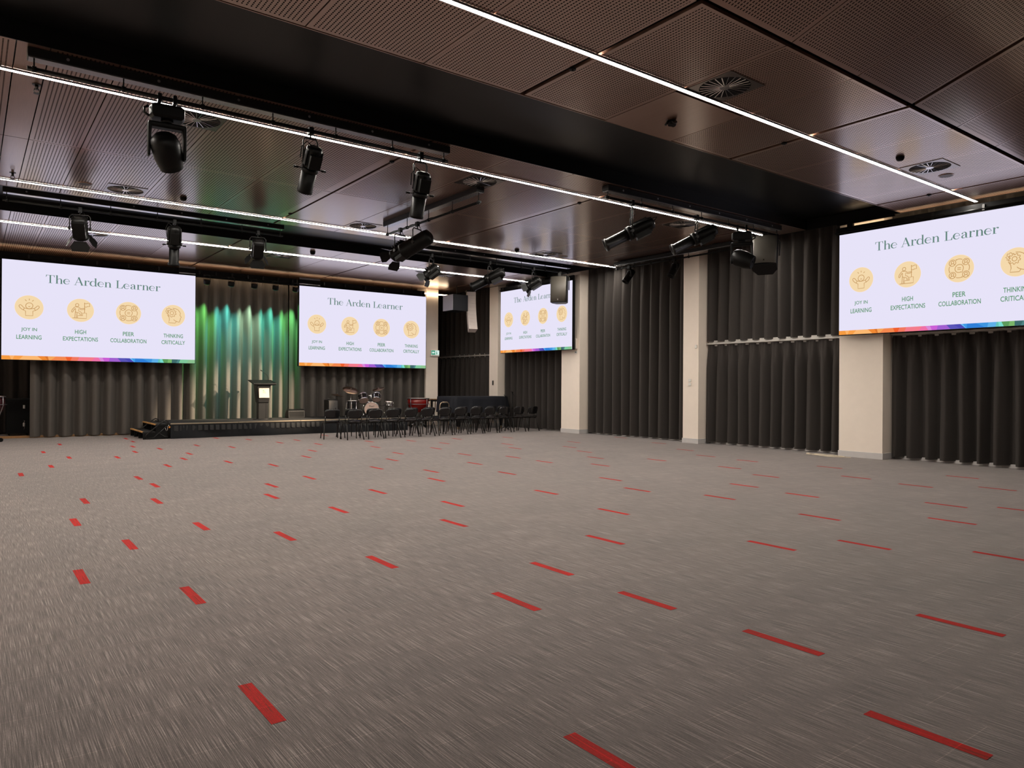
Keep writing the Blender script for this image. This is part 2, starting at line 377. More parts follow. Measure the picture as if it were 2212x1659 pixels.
# ================================================================== CURTAINS
def curtain(label, p0, p1, z0, z1, folds, amp, seed, top='flat', group=None, M=None, name='curtain'):
    r = random.Random(seed)
    p0 = Vector((p0[0], p0[1], 0)); p1 = Vector((p1[0], p1[1], 0)); d = p1 - p0; Ln = d.length; d.normalize()
    nrm = Vector((d.y, -d.x, 0))
    ph = [r.uniform(-.5, .5) for _ in range(folds + 2)]; am = [r.uniform(.75, 1.2) for _ in range(folds + 2)]; sk = [r.uniform(-.25, .25) for _ in range(folds + 2)]
    per = 14; nu = folds * per; nv = 14
    hts = [0, .01, .03, .06, .1, .16, .24, .34, .46, .6, .75, .88, .97, .99, 1.0]
    def fn(uu, vv):
        t = uu * folds; k = min(int(t), folds - 1); fr = t - k
        lerp = lambda A: A[k] * (1 - fr) + A[k + 1] * fr
        h = hts[int(round(vv * nv))]               # 0 top .. 1 hem
        z = z1 + (z0 - z1) * h
        phi = 2 * PI * (t + .10 * lerp(ph))
        wv = sin(phi) + .28 * sin(2 * phi + 1.2 + lerp(sk)) + .10 * sin(3 * phi + 2.0)
        a = amp * 1.55 * lerp(am)
        if top == 'pleat':
            g = min(1.0, h / .26) ; g = g * g * (3 - 2 * g)
            o = a * wv * (.30 + .70 * g) + (1 - g) * amp * .35 * (abs(sin(phi * 1.5)) * 2 - 1)
        else:
            g = min(1.0, h / .3); g = g * g * (3 - 2 * g)
            o = a * wv * (.45 + .55 * g) + (1 - g) * amp * .22 * sin(phi * 2.5 + 1)
        o *= 1 + .1 * h
        sway = .012 * sin(3.1 * h + 5 * lerp(ph)) + .02 * h * lerp(sk)
        p = p0 + d * (uu * Ln + (sway if 0 < uu < 1 else 0) + .35 * amp * cos(phi) * .5 * (1 if 0 < uu < 1 else 0)) + nrm * o
        return (p.x, p.y, z)
    mb = MB(); mb.grid(fn, nu, nv)
    o = mb.build(name, M or M_curtain)
    return tag(o, label, 'curtain', group)
XC = 15.0
# right wall, from the alcove to the camera
curtain('upper dark curtain in the front right corner behind the hanging white speaker column', (XC, 24.9), (XC, 20.86), 2.56, ZR, 12, .075, 1)
curtain('lower dark curtain in the front right corner behind the draped piano', (XC, 24.9), (XC, 20.86), .03, 2.50, 12, .075, 2, 'pleat')
curtain('dark curtain hanging beneath the small side screen', (XC, 20.30), (XC, 16.97), .03, ZR, 10, .085, 3)
curtain('full-height dark curtain between two cream columns, no sill across it', (XC, 16.10), (XC, 12.21), .04, ZR, 11, .095, 4)
curtain('upper dark curtain above the pale sill, left of the large right screen', (XC, 11.68), (XC, 8.05), 2.57, ZR, 11, .085, 5)
curtain('lower dark curtain above the coiled cream cable', (XC, 11.68), (XC, 8.05), .05, 2.49, 12, .08, 6, 'pleat')
curtain('upper dark curtain hidden behind the large right screen', (XC, 7.10), (XC, 3.42), 2.57, ZR, 11, .085, 7)
curtain('lower dark curtain beneath the large right screen', (XC, 7.10), (XC, 3.42), .05, 2.49, 12, .09, 8, 'pleat')
curtain('dark curtain on the right wall nearest the camera', (XC, 2.58), (XC, -2), .05, ZR, 14, .09, 9)
# stage front
curtain('dark stage curtain under the left screen, ending beside the black case', (1.26, 22.38), (5.10, 22.38), .03, 4.66, 11, .075, 10, M=M_stagecurtain)
curtain('stage curtain lit green and teal behind the lectern', (5.10, 22.40), (8.00, 22.40), .03, 4.66, 9, .08, 11, M=M_stagecurtain)
curtain('dark stage curtain behind the drum kit under the centre screen', (8.03, 22.38), (12.92, 22.38), .03, 4.66, 14, .07, 12, M=M_stagecurtain)
curtain('far dark curtain behind the black case in the front left corner', (-.85, 24.4), (2.2, 24.4), .03, ZC - .02, 9, .07, 13)

# ================================================================== LED SCREENS
E_white = emit('screen_white', (lin(231), lin(227), lin(248), 1), SCREEN)
E_title = emit('screen_title_green', (lin(98), lin(132), lin(122), 1), SCREEN)
E_label = emit('screen_label_green', (lin(92), lin(150), lin(110), 1), SCREEN)
E_disc = emit('screen_disc_gold', (lin(244), lin(217), lin(172), 1), SCREEN)
E_line = emit('screen_line_brown', (lin(196), lin(152), lin(98), 1), SCREEN)
E_rim = emit('screen_disc_rim', (lin(246), lin(232), lin(240), 1), SCREEN)
BAND = [(0,0,'F59B42'),(.035,.045,'FFB46A'),(.06,.05,'F9A04A'),(.10,.08,'FDB871'),(.165,.19,'F08A35'),(.20,.215,'D8742E'),(.215,.22,'F7A65B'),(.255,.23,'F4884F'),(.30,.31,'F0602E'),(.335,.325,'F2785F'),(.37,.36,'F47C8C'),(.45,.43,'F070A8'),(.465,.48,'D98AD8'),(.487,.497,'CB5FD6'),(.525,.52,'A15FD0'),(.565,.585,'5A55B8'),(.60,.63,'4A4AB4'),(.63,.655,'6CBCF4'),(.64,.657,'3D9BE8'),(.66,.66,'2F7FD8'),(.70,.74,'3F96E0'),(.755,.75,'5FB0E8'),(.79,.785,'63C2B8'),(.797,.80,'79DCCF'),(.81,.82,'5C9A5C'),(.845,.84,'7BB56A'),(.865,.865,'3F6B6B'),(.90,.89,'4F8585'),(.915,.905,'7FC79A'),(.965,.95,'8BC08F'),(1,1,'000000')]
def hexc(h): return tuple(lin(int(h[i:i + 2], 16)) for i in (0, 2, 4)) + (1,)
SMATS = [E_white, E_title, E_label, E_disc, E_line, E_rim]
BIDX = {}
for _, _, h in BAND[:-1]:
    if h not in BIDX: BIDX[h] = len(SMATS); SMATS.append(emit('screen_facet_' + h.lower(), hexc(h), SCREEN))

def strip2(pts):
    """variable-width stroke: [(x, y, width)...] -> list of quads"""
    n = len(pts); L_, R_ = [], []
    for i in range(n):
        a = Vector(pts[max(i - 1, 0)][:2]); b_ = Vector(pts[min(i + 1, n - 1)][:2]); d = b_ - a
        d = d.normalized() if d.length else Vector((1, 0)); q = Vector((-d.y, d.x)) * pts[i][2] / 2; p = Vector(pts[i][:2])
        L_.append(p + q); R_.append(p - q)
    return [[tuple(L_[i]), tuple(R_[i]), tuple(R_[i + 1]), tuple(L_[i + 1])] for i in range(n - 1)]
def arc(cx, cy, rx, ry, a0, a1, wf, n=22):
    return [(cx + rx * cos(math.radians(a0 + (a1 - a0) * i / n)), cy + ry * sin(math.radians(a0 + (a1 - a0) * i / n)), wf(math.radians(a0 + (a1 - a0) * i / n))) for i in range(n + 1)]
def rect(x0, x1, y0, y1): return [[(x0, y0), (x1, y0), (x1, y1), (x0, y1)]]
def dot(cx, cy, r): return [[(cx + r * cos(2 * PI * k / 14), cy + r * sin(2 * PI * k / 14)) for k in range(14)]]
def glyph(ch):
    S, H = .14, .038; q = []
    if ch == 'T':
        q += rect(.44 - S / 2, .44 + S / 2, 0, 1) + rect(.05, .83, 1 - H, 1) + rect(.27, .61, 0, H)
        q += [[(.05, 1), (.03, .74), (.06, .74), (.13, .965)], [(.83, 1), (.75, .965), (.82, .74), (.85, .74)]]; wd = .90
    elif ch in 'hn':
        top = 1.04 if ch == 'h' else .66
        q += rect(.16 - S / 2, .16 + S / 2, 0, top) + rect(.02, .30, 0, H) + [[(.02, top - .02), (.16, top - .05), (.16, top), (.02, top)]]
        q += strip2([(.2, .46, .03), (.28, .58, .04), (.38, .635, .05), (.48, .63, .08), (.55, .55, .12), (.575, .44, S), (.575, 0, S)]) + rect(.44, .71, 0, H); wd = .75
    elif ch == 'e':
        q += strip2(arc(.33, .325, .27, .31, 2, 325, lambda a: .045 + .10 * max(0, -cos(a)) ** 1.2)) + rect(.10, .625, .335, .335 + H); wd = .68
    elif ch == 'A':
        q += strip2([(.12, 0, .045), (.47, 1, .045)]) + strip2([(.45, 1.0, .15), (.80, 0, .15)]) + rect(.22, .66, .32, .32 + H) + rect(.0, .26, 0, H) + rect(.64, .95, 0, H); wd = .96
    elif ch == 'r':
        q += rect(.16 - S / 2, .16 + S / 2, 0, .66) + rect(.02, .35, 0, H) + [[(.02, .64), (.16, .61), (.16, .66), (.02, .66)]]
        q += strip2([(.2, .44, .03), (.28, .57, .04), (.38, .635, .055), (.47, .61, .07)]) + dot(.47, .58, .075); wd = .57
    elif ch == 'd':
        q += strip2(arc(.31, .325, .25, .31, 40, 320, lambda a: .045 + .10 * max(0, -cos(a)) ** 1.2)) + rect(.58 - S / 2, .58 + S / 2, 0, 1.04) + [[(.44, 1.02), (.58, .99), (.58, 1.04), (.44, 1.04)]] + rect(.58, .74, 0, H); wd = .77
    elif ch == 'L':
        q += rect(.25 - S / 2, .25 + S / 2, 0, 1) + rect(.07, .45, 1 - H, 1) + rect(.07, .76, 0, H) + [[(.76, 0), (.80, .29), (.765, .29), (.64, .035)]]; wd = .84
    elif ch == 'a':
        q += strip2([(.13, .52, .05), (.2, .615, .04), (.31, .645, .05), (.42, .61, .09), (.48, .5, S), (.48, .06, S)]) + dot(.15, .51, .07)
        q += strip2([(.46, .39, .03), (.3, .345, .05), (.16, .27, .10), (.11, .16, S), (.17, .05, .10), (.28, .02, .05), (.4, .07, .035), (.46, .15, .03)]) + strip2([(.48, .08, .08), (.54, .025, .05), (.64, .05, .03)]); wd = .70
    else: wd = .34
    return q, wd
TITLE = []
x_ = 0
for ch in 'The Arden Learner':
    q, wd = glyph(ch)
    TITLE += [[(x_ + p[0], p[1]) for p in poly] for poly in q]; x_ += wd
_tx0 = min(p[0] for q in TITLE for p in q); _tx1 = max(p[0] for q in TITLE for p in q)

def text_polys(txt, bold=0.0):
    """outline text of the built-in font as flat polygons, unit height, centred on x=0.5 with x in 0..1"""
    cu = bpy.data.curves.new('lettering', 'FONT'); cu.body = txt; cu.offset = bold; cu.resolution_u = 3
    o = bpy.data.objects.new('lettering', cu); C.objects.link(o)
    dg = bpy.context.evaluated_depsgraph_get(); me = bpy.data.meshes.new_from_object(o.evaluated_get(dg))
    vs_ = [v.co.copy() for v in me.vertices]; fs = [tuple(p.vertices) for p in me.polygons]
    bpy.data.objects.remove(o); bpy.data.curves.remove(cu); bpy.data.meshes.remove(me)
    x0 = min(v.x for v in vs_); x1 = max(v.x for v in vs_); y0 = min(v.y for v in vs_); y1 = max(v.y for v in vs_)
    return [[((vs_[i].x - x0) / (x1 - x0), (vs_[i].y - y0) / (y1 - y0)) for i in f_] for f_ in fs]
LABELS = [('JOY IN', .0890, .1630, .2820), ('LEARNING', .0670, .1850, .2080), ('HIGH', .3468, .4030, .2820), ('EXPECTATIONS', .2880, .4635, .2080),
          ('PEER', .5935, .6540, .2820), ('COLLABORATION', .5275, .7215, .2080), ('THINKING', .8170, .9290, .2820), ('CRITICALLY', .8055, .9412, .2080)]
LPOLY = [(text_polys(t, .012), a, b_, y) for t, a, b_, y in LABELS]

def nrm_icon(px, cx, cy, rx, ry, sl): return [((x - cx) / rx, -((y - cy) - sl * (x - cx)) / ry) for x, y in px]
def circ(cx, cy, rx, ry=None, n=22, a0=0, a1=360):
    ry = ry or rx
    return [(cx + rx * cos(math.radians(a0 + (a1 - a0) * k / n)), cy + ry * sin(math.radians(a0 + (a1 - a0) * k / n))) for k in range(n + 1)]
def gear(cx, cy, ro, ri, teeth, sk=1.0):
    p = []
    for k in range(teeth * 4 + 1):
        a = 2 * PI * k / (teeth * 4); r = ro if k % 4 in (1, 2) else ri
        p.append((cx + r * cos(a), cy + r * sin(a) * sk))
    return p
ICONS = []
ICONS.append([nrm_icon(p, 1005, 815, 735, 605, .05) for p in (
    [(790,420),(865,490)],[(1010,375),(1010,455)],[(1230,450),(1155,505)],circ(1010,735,185,150),[(960,765),(1010,792),(1055,765)],
    [(760,850),(900,880),(1010,895),(1130,885),(1260,870)],
    [(760,850),(690,790),(620,710),(560,680),(500,700),(485,750),(530,820),(610,890),(700,940),(820,1000),(820,1230),(1195,1245),(1195,1010),(1330,970),(1440,910),(1530,810),(1510,760),(1450,735),(1390,770),(1330,830),(1260,870)],
    [(760,850),(710,940)],[(1260,870),(1325,970)])])
ICONS.append([nrm_icon(p, 1037, 842, 683, 582, .06) for p in (
    circ(862,575,85,78),[(775,740),(690,820),(655,900),(625,935),(590,920),(580,890),(610,800),(700,710),(760,665),(860,672),(940,680),(1040,755),(1200,745),(1265,760),(1255,790),(1100,810),(1040,805),(945,750),(935,880),(1040,920),(1085,970),(1085,1110)],
    [(775,740),(775,890),(800,930),(900,960),(980,985),(1015,1030),(1015,1105)],[(775,900),(745,1215),(825,1218),(860,965)],
    [(630,1220),(1340,1260),(1340,990),(1150,980),(1145,1115),(885,1100),(885,1225)],[(1235,455),(1240,975)],
    [(1240,490),(1310,510),(1400,485),(1490,490),(1500,660),(1400,655),(1310,680),(1245,665)])])
_u = []
for cx, cy in ((725,595),(1300,625),(725,1105),(1300,1135)):
    _u += [circ(cx,cy,145,128), circ(cx,cy - 25,62,55), [(cx - 95,cy + 85),(cx - 40,cy + 30)], [(cx + 95,cy + 85),(cx + 40,cy + 30)]]
ICONS.append([nrm_icon(p, 1010, 862, 630, 560, .06) for p in _u + [
    circ(1015,860,180,165,26,60,390) + [(1140,1035),(1060,1015)],[(935,825),(1090,832)],[(935,892),(1090,902)],
    [(880,490),(940,475),(1000,472),(1080,485),(1150,515)],[(600,725),(575,800),(575,870),(600,960)],[(1425,775),(1450,830),(1450,910),(1420,1000)],[(880,1215),(950,1240),(1040,1248),(1150,1230)],
    [(870,470),(880,500),(910,510)],[(575,940),(600,962),(620,940)],[(1400,790),(1420,765),(1440,790)],[(1120,1210),(1155,1228),(1140,1250)]]])
ICONS.append([nrm_icon(p, 932, 872, 592, 542, .05) for p in (
    gear(852,740,225,168,9,.92),circ(852,740,90,84),[(830,600),(830,530),(770,545),(740,500),(690,480),(665,535),(600,515),(575,560),(600,610),(525,635),(590,690),(570,745),(650,755)],
    [(690,700),(635,670),(640,610),(700,595)],
    [(890,495),(1050,520),(1170,580),(1250,680),(1290,780),(1250,830),(1340,960),(1285,995),(1290,1060),(1255,1110),(1250,1180),(1215,1200),(1100,1165),(1000,1120),(940,1060)],
    [(1080,1165),(1020,1250),(690,1225),(730,1080),(715,960),(620,810)])])

def led_screen(label, loc, rz, W, H):
    t = thing('led_screen', label, 'screen', loc, rz, 'four LED screens with the same slide')
    cab = MB(); cab.box(-.015, W + .015, .012, .11, -.012, H + .012)
    for k in range(1, 5): cab.box(W * k / 5 - .03, W * k / 5 + .03, .11, .15, .1, H - .1)
    cab.build('cabinet', M_blackmat, t)
    d = MB(); e = .0006
    P = lambda x, y, lay: (x * W, -lay * e, y * H)
    d.quad((0, 0, 0), (W, 0, 0), (W, 0, H), (0, 0, H), 0)
    d.quad((0, .011, 0), (0, 0, 0), (0, 0, H), (0, .011, H), 0); d.quad((W, 0, 0), (W, .011, 0), (W, .011, H), (W, 0, H), 0)
    for (t0, b0, h), (t1, b1, _) in zip(BAND, BAND[1:]):
        d.poly([P(b0, 0, 2), P(b1, 0, 2), P(t1, .0405, 2), P(t0, .0405, 2)], BIDX[h])
    sx = (.7974 - .2035) / (_tx1 - _tx0)
    for q in TITLE: d.poly([P(.2035 + (x - _tx0) * sx, .7925 + y * .083, 2) for x, y in q], 1)
    for polys, a, b_, y in LPOLY:
        for q in polys: d.poly([P(a + x * (b_ - a), y + yy * .0435, 2) for x, yy in q], 2)
    asp = H / W
    for ic, cx in zip(ICONS, (.1258, .3742, .6233, .8726)):
        cy = .531; ry = .1205; rx = .0673
        d.poly([P(cx + rx * 1.025 * cos(2 * PI * k / 48), cy + ry * 1.025 * sin(2 * PI * k / 48), 2) for k in range(48)], 5)
        d.poly([P(cx + rx * cos(2 * PI * k / 48), cy + ry * sin(2 * PI * k / 48), 3) for k in range(48)], 3)
        for pl in ic:
            for q in strip2([(x, y, .047) for x, y in pl]): d.poly([P(cx + x * rx, cy + y * ry, 4) for x, y in q], 4)
    d.build('display', SMATS, t)
    return t
led_screen('wide LED screen above the stage at the left edge, left of the green-lit curtain', (.640, 21.9, 2.008), 0, 4.507, 2.492)
led_screen('wide LED screen between the green-lit curtain and the exit sign', (8.188, 21.9, 2.008), 0, 4.507, 2.486)
led_screen('small LED screen on the right wall, half hidden by hanging black speaker', (14.40, 19.83, 2.532), -PI / 2, 3.625, 2.060)
led_screen('large LED screen on the right wall cut off by the picture edge', (14.40, 7.905, 2.527), -PI / 2, 3.635, 2.062)

# rigging above the screens
def screen_bar(label, x0, x1, y, z0, z1, mat_=None):
    t = thing('screen_rig_bar', label, 'rigging bar', ((x0 + x1) / 2, y, z0))
    hw = (x1 - x0) / 2
    b = MB(); b.box(-hw, hw, -.0, .08, -.02, .19); b.build('housing', M_blackmat, t)
    b = MB(); b.tube([(-hw, -.03, .04), (hw, -.03, .04)], .024); b.build('pipe', M_gear, t)
    for k in range(7):
        x = -hw + .15 + (2 * hw - .3) * k / 6
        b = MB(); b.box(x - .02, x + .02, -.05, -.01, .03, .16); b.build('bracket', M_gearlite, t)
    return t
screen_bar('black rigging housing above the left screen', .30, 5.12, 22.05, 4.52, 4.84)
screen_bar('black rigging housing above the green-lit stage curtain', 5.14, 8.16, 22.05, 4.52, 4.84)
screen_bar('black rigging housing above the screen beside the exit sign', 8.18, 12.72, 22.05, 4.52, 4.84)
def rail_end(label, x0, x1, y, z):
    t = thing('lighting_rail', label, 'rail', ((x0 + x1) / 2, y, z)); hw = (x1 - x0) / 2
    b = MB(); b.box(-hw, hw, -.02, .02, .10, .15); b.build('upper_channel', M_alu, t)
    b = MB(); b.box(-hw, hw, -.02, .02, -.06, -.03); b.build('lower_channel', M_alu, t)
    b = MB(); b.box(-hw, hw, .02, .05, -.06, .15); b.build('back_plate', M_blackmat, t)
rail_end('short pale rail at the upper right corner of left screen', 4.72, 5.15, 21.93, 4.60)
rail_end('short pale rail at the upper left corner of centre screen', 8.19, 8.86, 21.93, 4.60)
def side_pelmet(label, y0, y1):
    t = thing('screen_rig_bar', label, 'rigging bar', (14.47, (y0 + y1) / 2, 4.62)); h = (y1 - y0) / 2
    b = MB(); b.box(-.03, .03, -h, h, -.02, .13); b.build('housing', M_blackmat, t)
    b = MB(); b.tube([(-.06, -h, .02), (-.06, h, .02)], .020); b.build('pipe', M_gear, t)
    for k in range(5):
        y = -h + .2 + (2 * h - .4) * k / 4
        b = MB(); b.box(-.075, -.03, y - .02, y + .02, -.01, .10); b.build('bracket', M_gearlite, t)
side_pelmet('black rigging housing above the large right screen', 4.2, 8.0)
side_pelmet('black rigging housing above the small side screen', 16.2, 19.9)
t = thing('lighting_rail', 'grey double rail beside the upper left corner of right screen', 'rail', (14.36, 7.35, 4.72))
for z, n in ((.06, 'upper_channel'), (-.06, 'lower_channel')):
    b = MB(); b.box(-.02, .02, -.58, .58, z, z + .05 if z > 0 else z + .03); b.build(n, M_gear, t)
b = MB(); b.tube([(0, .30, .1), (0, .30, .16)], .006); b.build('hanger_wire', M_gear, t)
b = MB(); b.box(-.03, .03, .24, .36, -.04, .07); b.build('clamp', M_gear, t)

# ================================================================== STRIP LIGHTS
def strip_light(label, y, x0, x1, z=ZC - .001):
    t = thing('strip_light', label, 'ceiling light', ((x0 + x1) / 2, y, z), 0, 'long LED strips in the ceiling'); hw = (x1 - x0) / 2
    b = MB(); b.box(-hw, hw, -.034, -.027, -.022, .0); b.box(-hw, hw, .027, .034, -.022, .0); b.box(-hw - .01, -hw, -.034, .034, -.022, 0); b.box(hw, hw + .01, -.034, .034, -.022, 0)
    b.build('channel', M_alu, t)
    b = MB(); b.box(-hw, hw, -.027, .027, -.020, -.005); b.build('diffuser', M_strip, t)
    return t
strip_light('nearest glowing ceiling strip, ending above the large right screen', 5.44, XL + .1, 14.60)
strip_light('glowing ceiling strip passing behind the nearest lighting bars', 9.55, XL + .1, 14.28)
strip_light('glowing ceiling strip just before the second dark ceiling slot', 14.76, XL + .1, 14.75)
strip_light('glowing ceiling strip just beyond the second dark ceiling slot', 18.66, XL + .1, 14.75)
def hung_strip(label, loc, rz, L_):
    t = thing('suspended_strip', label, 'strip light', loc, rz); h = L_ / 2
    b = MB(); b.box(-h, h, -.022, .022, -.018, .018); b.build('glowing_tube', M_warmstrip, t)
    n = int(L_ / 1.4)
    for k in range(n + 1):
        x = -h + .03 + (L_ - .06) * k / n
        b = MB(); b.box(x - .012, x + .012, -.026, .026, -.02, .03); b.tube([(x, 0, .03), (x, 0, ZC - .002 - loc[2])], .004, 5); b.build('hanger', M_gear, t)
hung_strip('warm strip light hung above the stage screens, showing only at both ends', (6.50, 22.24, 4.66), 0, 14.6)
hung_strip('warm strip light hung behind the top of the large right screen', (14.58, 6.0, 4.70), PI / 2, 3.7)

# ================================================================== LIGHTING BARS
def lighting_bar(label, axis, a0, a1, other, zbox, hbox=.095, wbox=.16, zpipe=4.65, droppers=7, pale=False):
    mid = (a0 + a1) / 2; h = (a1 - a0) / 2
    loc = (mid, other, zpipe) if axis == 'x' else (other, mid, zpipe)
    t = thing('lighting_bar', label, 'lighting bar', loc, 0 if axis == 'x' else PI / 2)
    zb = zbox - zpipe
    b = MB(); b.box(-h, h, -wbox / 2, wbox / 2, zb, zb + hbox); b.build('channel', M_black, t, bevel=.006)
    b = MB(); b.box(-h + .01, h - .01, -wbox / 2 + .015, wbox / 2 - .015, zb - .006, zb); b.build('underside_strip', M_polish, t)
    b = MB(); b.tube([(-h, 0, 0), (h, 0, 0)], .021, 10); b.build('pipe', M_gear, t)
    for k in range(droppers):
        x = -h + .06 + (2 * h - .12) * k / (droppers - 1)
        b = MB(); b.tube([(x, 0, 0), (x, 0, zb)], .008, 6); b.lathe([(.032, -.02), (.032, .02)], 10, 0, Matrix.Translation((x, 0, 0)) @ Matrix.Rotation(PI / 2, 4, 'Y'))
        b.build('dropper', M_gear, t)
    for k in range(6):
        x = -h + .35 + (2 * h - .7) * k / 5
        b = MB(); b.lathe([(.016, -.004), (.016, .004)], 10, 0, Matrix.Translation((x, -wbox / 2, zb + hbox * .5)) @ Matrix.Rotation(PI / 2, 4, 'X')); b.build('socket', M_alu, t)
    # slack cable along the pipe
    r = random.Random(int(abs(a0 * 100)) + int(other * 10)); pts = []
    for k in range(40):
        x = -h + .05 + (2 * h - .1) * k / 39; pts.append((x, .03 + .01 * r.random(), .012 - .03 * r.random()))
    b = MB(); b.tube(pts, .006, 5); b.build('cable', M_blackmat, t)
    for x in (-h + .45, h - .3):
        b = MB(); b.box(x - .09, x + .09, -.05, .05, zb + hbox, ZC - zpipe + .02); b.build('ceiling_bracket', M_blackmat, t)
    return t
lighting_bar('black lighting bar carrying the large moving head at upper left', 'x', .455, 5.47, 8.86, 4.75)
lighting_bar('black lighting bar at right carrying the hanging loudspeaker', 'x', 8.61, 13.69, 8.86, 4.75)
lighting_bar('short black lighting bar running lengthways in the middle of the ceiling', 'y', 10.25, 13.75, 7.0, 4.755, zpipe=4.59, droppers=5)
lighting_bar('far left black lighting bar in the second dark ceiling slot', 'x', .455, 5.46, 15.62, 4.80, zpipe=4.67)
lighting_bar('far right black lighting bar in the second dark ceiling slot', 'x', 8.61, 13.77, 15.62, 4.80, zpipe=4.67)
lighting_bar('grey lighting bar along the right wall above the full-height curtain', 'y', 10.40, 14.20, 14.22, 4.735, zpipe=4.65)

# ================================================================== LUMINAIRES
def clamp_and_yoke(t, drop, width, d, yh=None):
    b = MB(); b.box(-.03, .03, -.045, .045, -.05, .04); b.tube([(0, 0, -.05), (0, 0, -.10)], .012, 8); b.build('hook_clamp', M_gear, t, bevel=.006)
    h = Vector((d[0], d[1], 0)).normalized(); s = Vector((-h.y, h.x, 0)) * width / 2
    top = Vector((0, 0, -.10)); piv = Vector((0, 0, -drop))
    b = MB(); b.tube([piv + s, top + s + Vector((0, 0, -.04)), top + s * .8, top - s * .8, top - s + Vector((0, 0, -.04)), piv - s], .011, 6)
    b.lathe([(.03, -.02), (.03, .02)], 10, 0, aim(piv + s, s)); b.lathe([(.03, -.02), (.03, .02)], 10, 0, aim(piv - s, s))
    b.build('yoke', M_gearlite, t)
    pts = [Vector((.03, .03, .01))] + [Vector((.03 + .07 * sin(k), .03 + .05 * cos(2 * k), -.05 - drop * .8 * k / 6)) for k in range(1, 7)]
    b = MB(); b.tube(pts, .005, 5); b.build('power_cable', M_blackmat, t)
    return piv
def fresnel(label, x, y, z, target, drop=.36, s=1.0, doors=True, box=False):
    t = thing('fresnel_spotlight', label, 'stage light', (x, y, z))
    d = (Vector(target) - Vector((x, y, z - drop))).normalized(); piv = clamp_and_yoke(t, drop, .27 * s, d)
    M = aim(piv, d)
    L_ = .36 * s; r = .105 * s
    b = MB()
    prof = [(r * .55, -L_ * .55), (r * .98, -L_ * .48), (r, -L_ * .42), (r, L_ * .30), (r * 1.06, L_ * .31), (r * 1.06, L_ * .42), (r * .9, L_ * .42), (r * .9, L_ * .36)]
    b.lathe(prof, 10 if not box else 8, 0, M)
    for k in range(5): b.box(-r * .9, r * .9, r * .86, r * 1.16, -L_ * .40 + k * L_ * .13, -L_ * .34 + k * L_ * .13, 0, M)
    b.box(-r * .8, r * .8, -r * 1.25, -r * .7, -L_ * .45, L_ * .25, 0, M)
    b.build('lamp_housing', M_gear, t)
    b = MB(); b.lathe([(r * .88, L_ * .355), (r * .88, L_ * .365)], 16, 0, M); b.build('lens', M_lens, t)
    b = MB(); b.box(-r * .5, r * .5, -.02, .02, -L_ * .58, -L_ * .54, 0, M); b.build('rear_label', M_chrome, t)
    if doors:
        for k, (ang, wd) in enumerate(((0, 1.0), (PI / 2, .75), (PI, 1.0), (3 * PI / 2, .75))):
            Md = M @ Matrix.Rotation(ang, 4, 'Z') @ Matrix.Translation((0, r * 1.05, L_ * .42)) @ Matrix.Rotation(-.62, 4, 'X')
            b = MB(); w0, w1, hh = r * .75 * wd, r * 1.25 * wd, .15 * s
            P = [Md @ Vector(p) for p in ((-w0, 0, 0), (w0, 0, 0), (w1, 0, hh * .55), (w1 * .8, 0, hh), (-w1 * .8, 0, hh), (-w1, 0, hh * .55))]
            b.poly(P); b.build('barn_door', M_gear, t, solid=.004)
    return t
def profile(label, x, y, z, target, drop=.38, s=1.0, d=None, fat=1.0):
    t = thing('profile_spotlight', label, 'stage light', (x, y, z))
    d = Vector(d).normalized() if d else (Vector(target) - Vector((x, y, z - drop))).normalized(); piv = clamp_and_yoke(t, drop, .25 * s, d)
    M = aim(piv, d); r = .098 * s * fat
    b = MB(); b.lathe([(r * .5, -.37 * s), (r * .95, -.35 * s), (r * 1.05, -.30 * s), (r * 1.05, -.02 * s), (r * .95, .0)], 12, 0, M)
    for k in range(6):
        Mr = M @ Matrix.Rotation(k * PI / 3, 4, 'Z'); b.box(-.006, .006, r * .95, r * 1.22, -.30 * s, -.04 * s, 0, Mr)
    b.box(-r * .75, r * .75, -r * 1.5, -r * .6, -.26 * s, -.03 * s, 0, M)
    b.build('lamp_housing', M_gear, t)
    b = MB(); b.lathe([(r * 1.12, .0), (r * 1.12, .07 * s)], 14, 0, M); b.build('shutter_ring', M_gear, t)
    b = MB(); k_ = 1.12 if fat > 1.2 else 1.0; b.lathe([(r * .88 * k_, .07 * s), (r * .88 * k_, .40 * s), (r * 1.02, .41 * s), (r * 1.02, .45 * s), (r * .85, .45 * s), (r * .8, .42 * s)], 14, 0, M); b.build('lens_tube', M_gear if fat > 1 else M_gearlite, t)  # paler metal stands in for highlights on lit tubes, darker for silhouetted ones
    b = MB(); b.lathe([(r * .82, .425 * s), (r * .82, .43 * s)], 14, 0, M); b.build('lens', M_lens, t)
    for ang in (0, PI):
        Mh = M @ Matrix.Rotation(ang, 4, 'Z')
        b = MB(); b.tube([Mh @ Vector((r, 0, .03 * s)), Mh @ Vector((r + .05, 0, .03 * s))], .006, 6); b.tube([Mh @ Vector((r + .05, 0, .03 * s)), Mh @ Vector((r + .11, 0, .03 * s))], .014, 8)
        b.build('shutter_handle', M_gear, t)
    b = MB(); b.tube([M @ Vector((r * .5, .0, -.37 * s)), M @ Vector((r * 1.1, .03, -.42 * s)), M @ Vector((r * 1.5, .05, -.30 * s)), M @ Vector((r * 1.25, .08, -.1 * s))], .007, 6); b.build('tail_cable', M_blackmat, t)
    return t
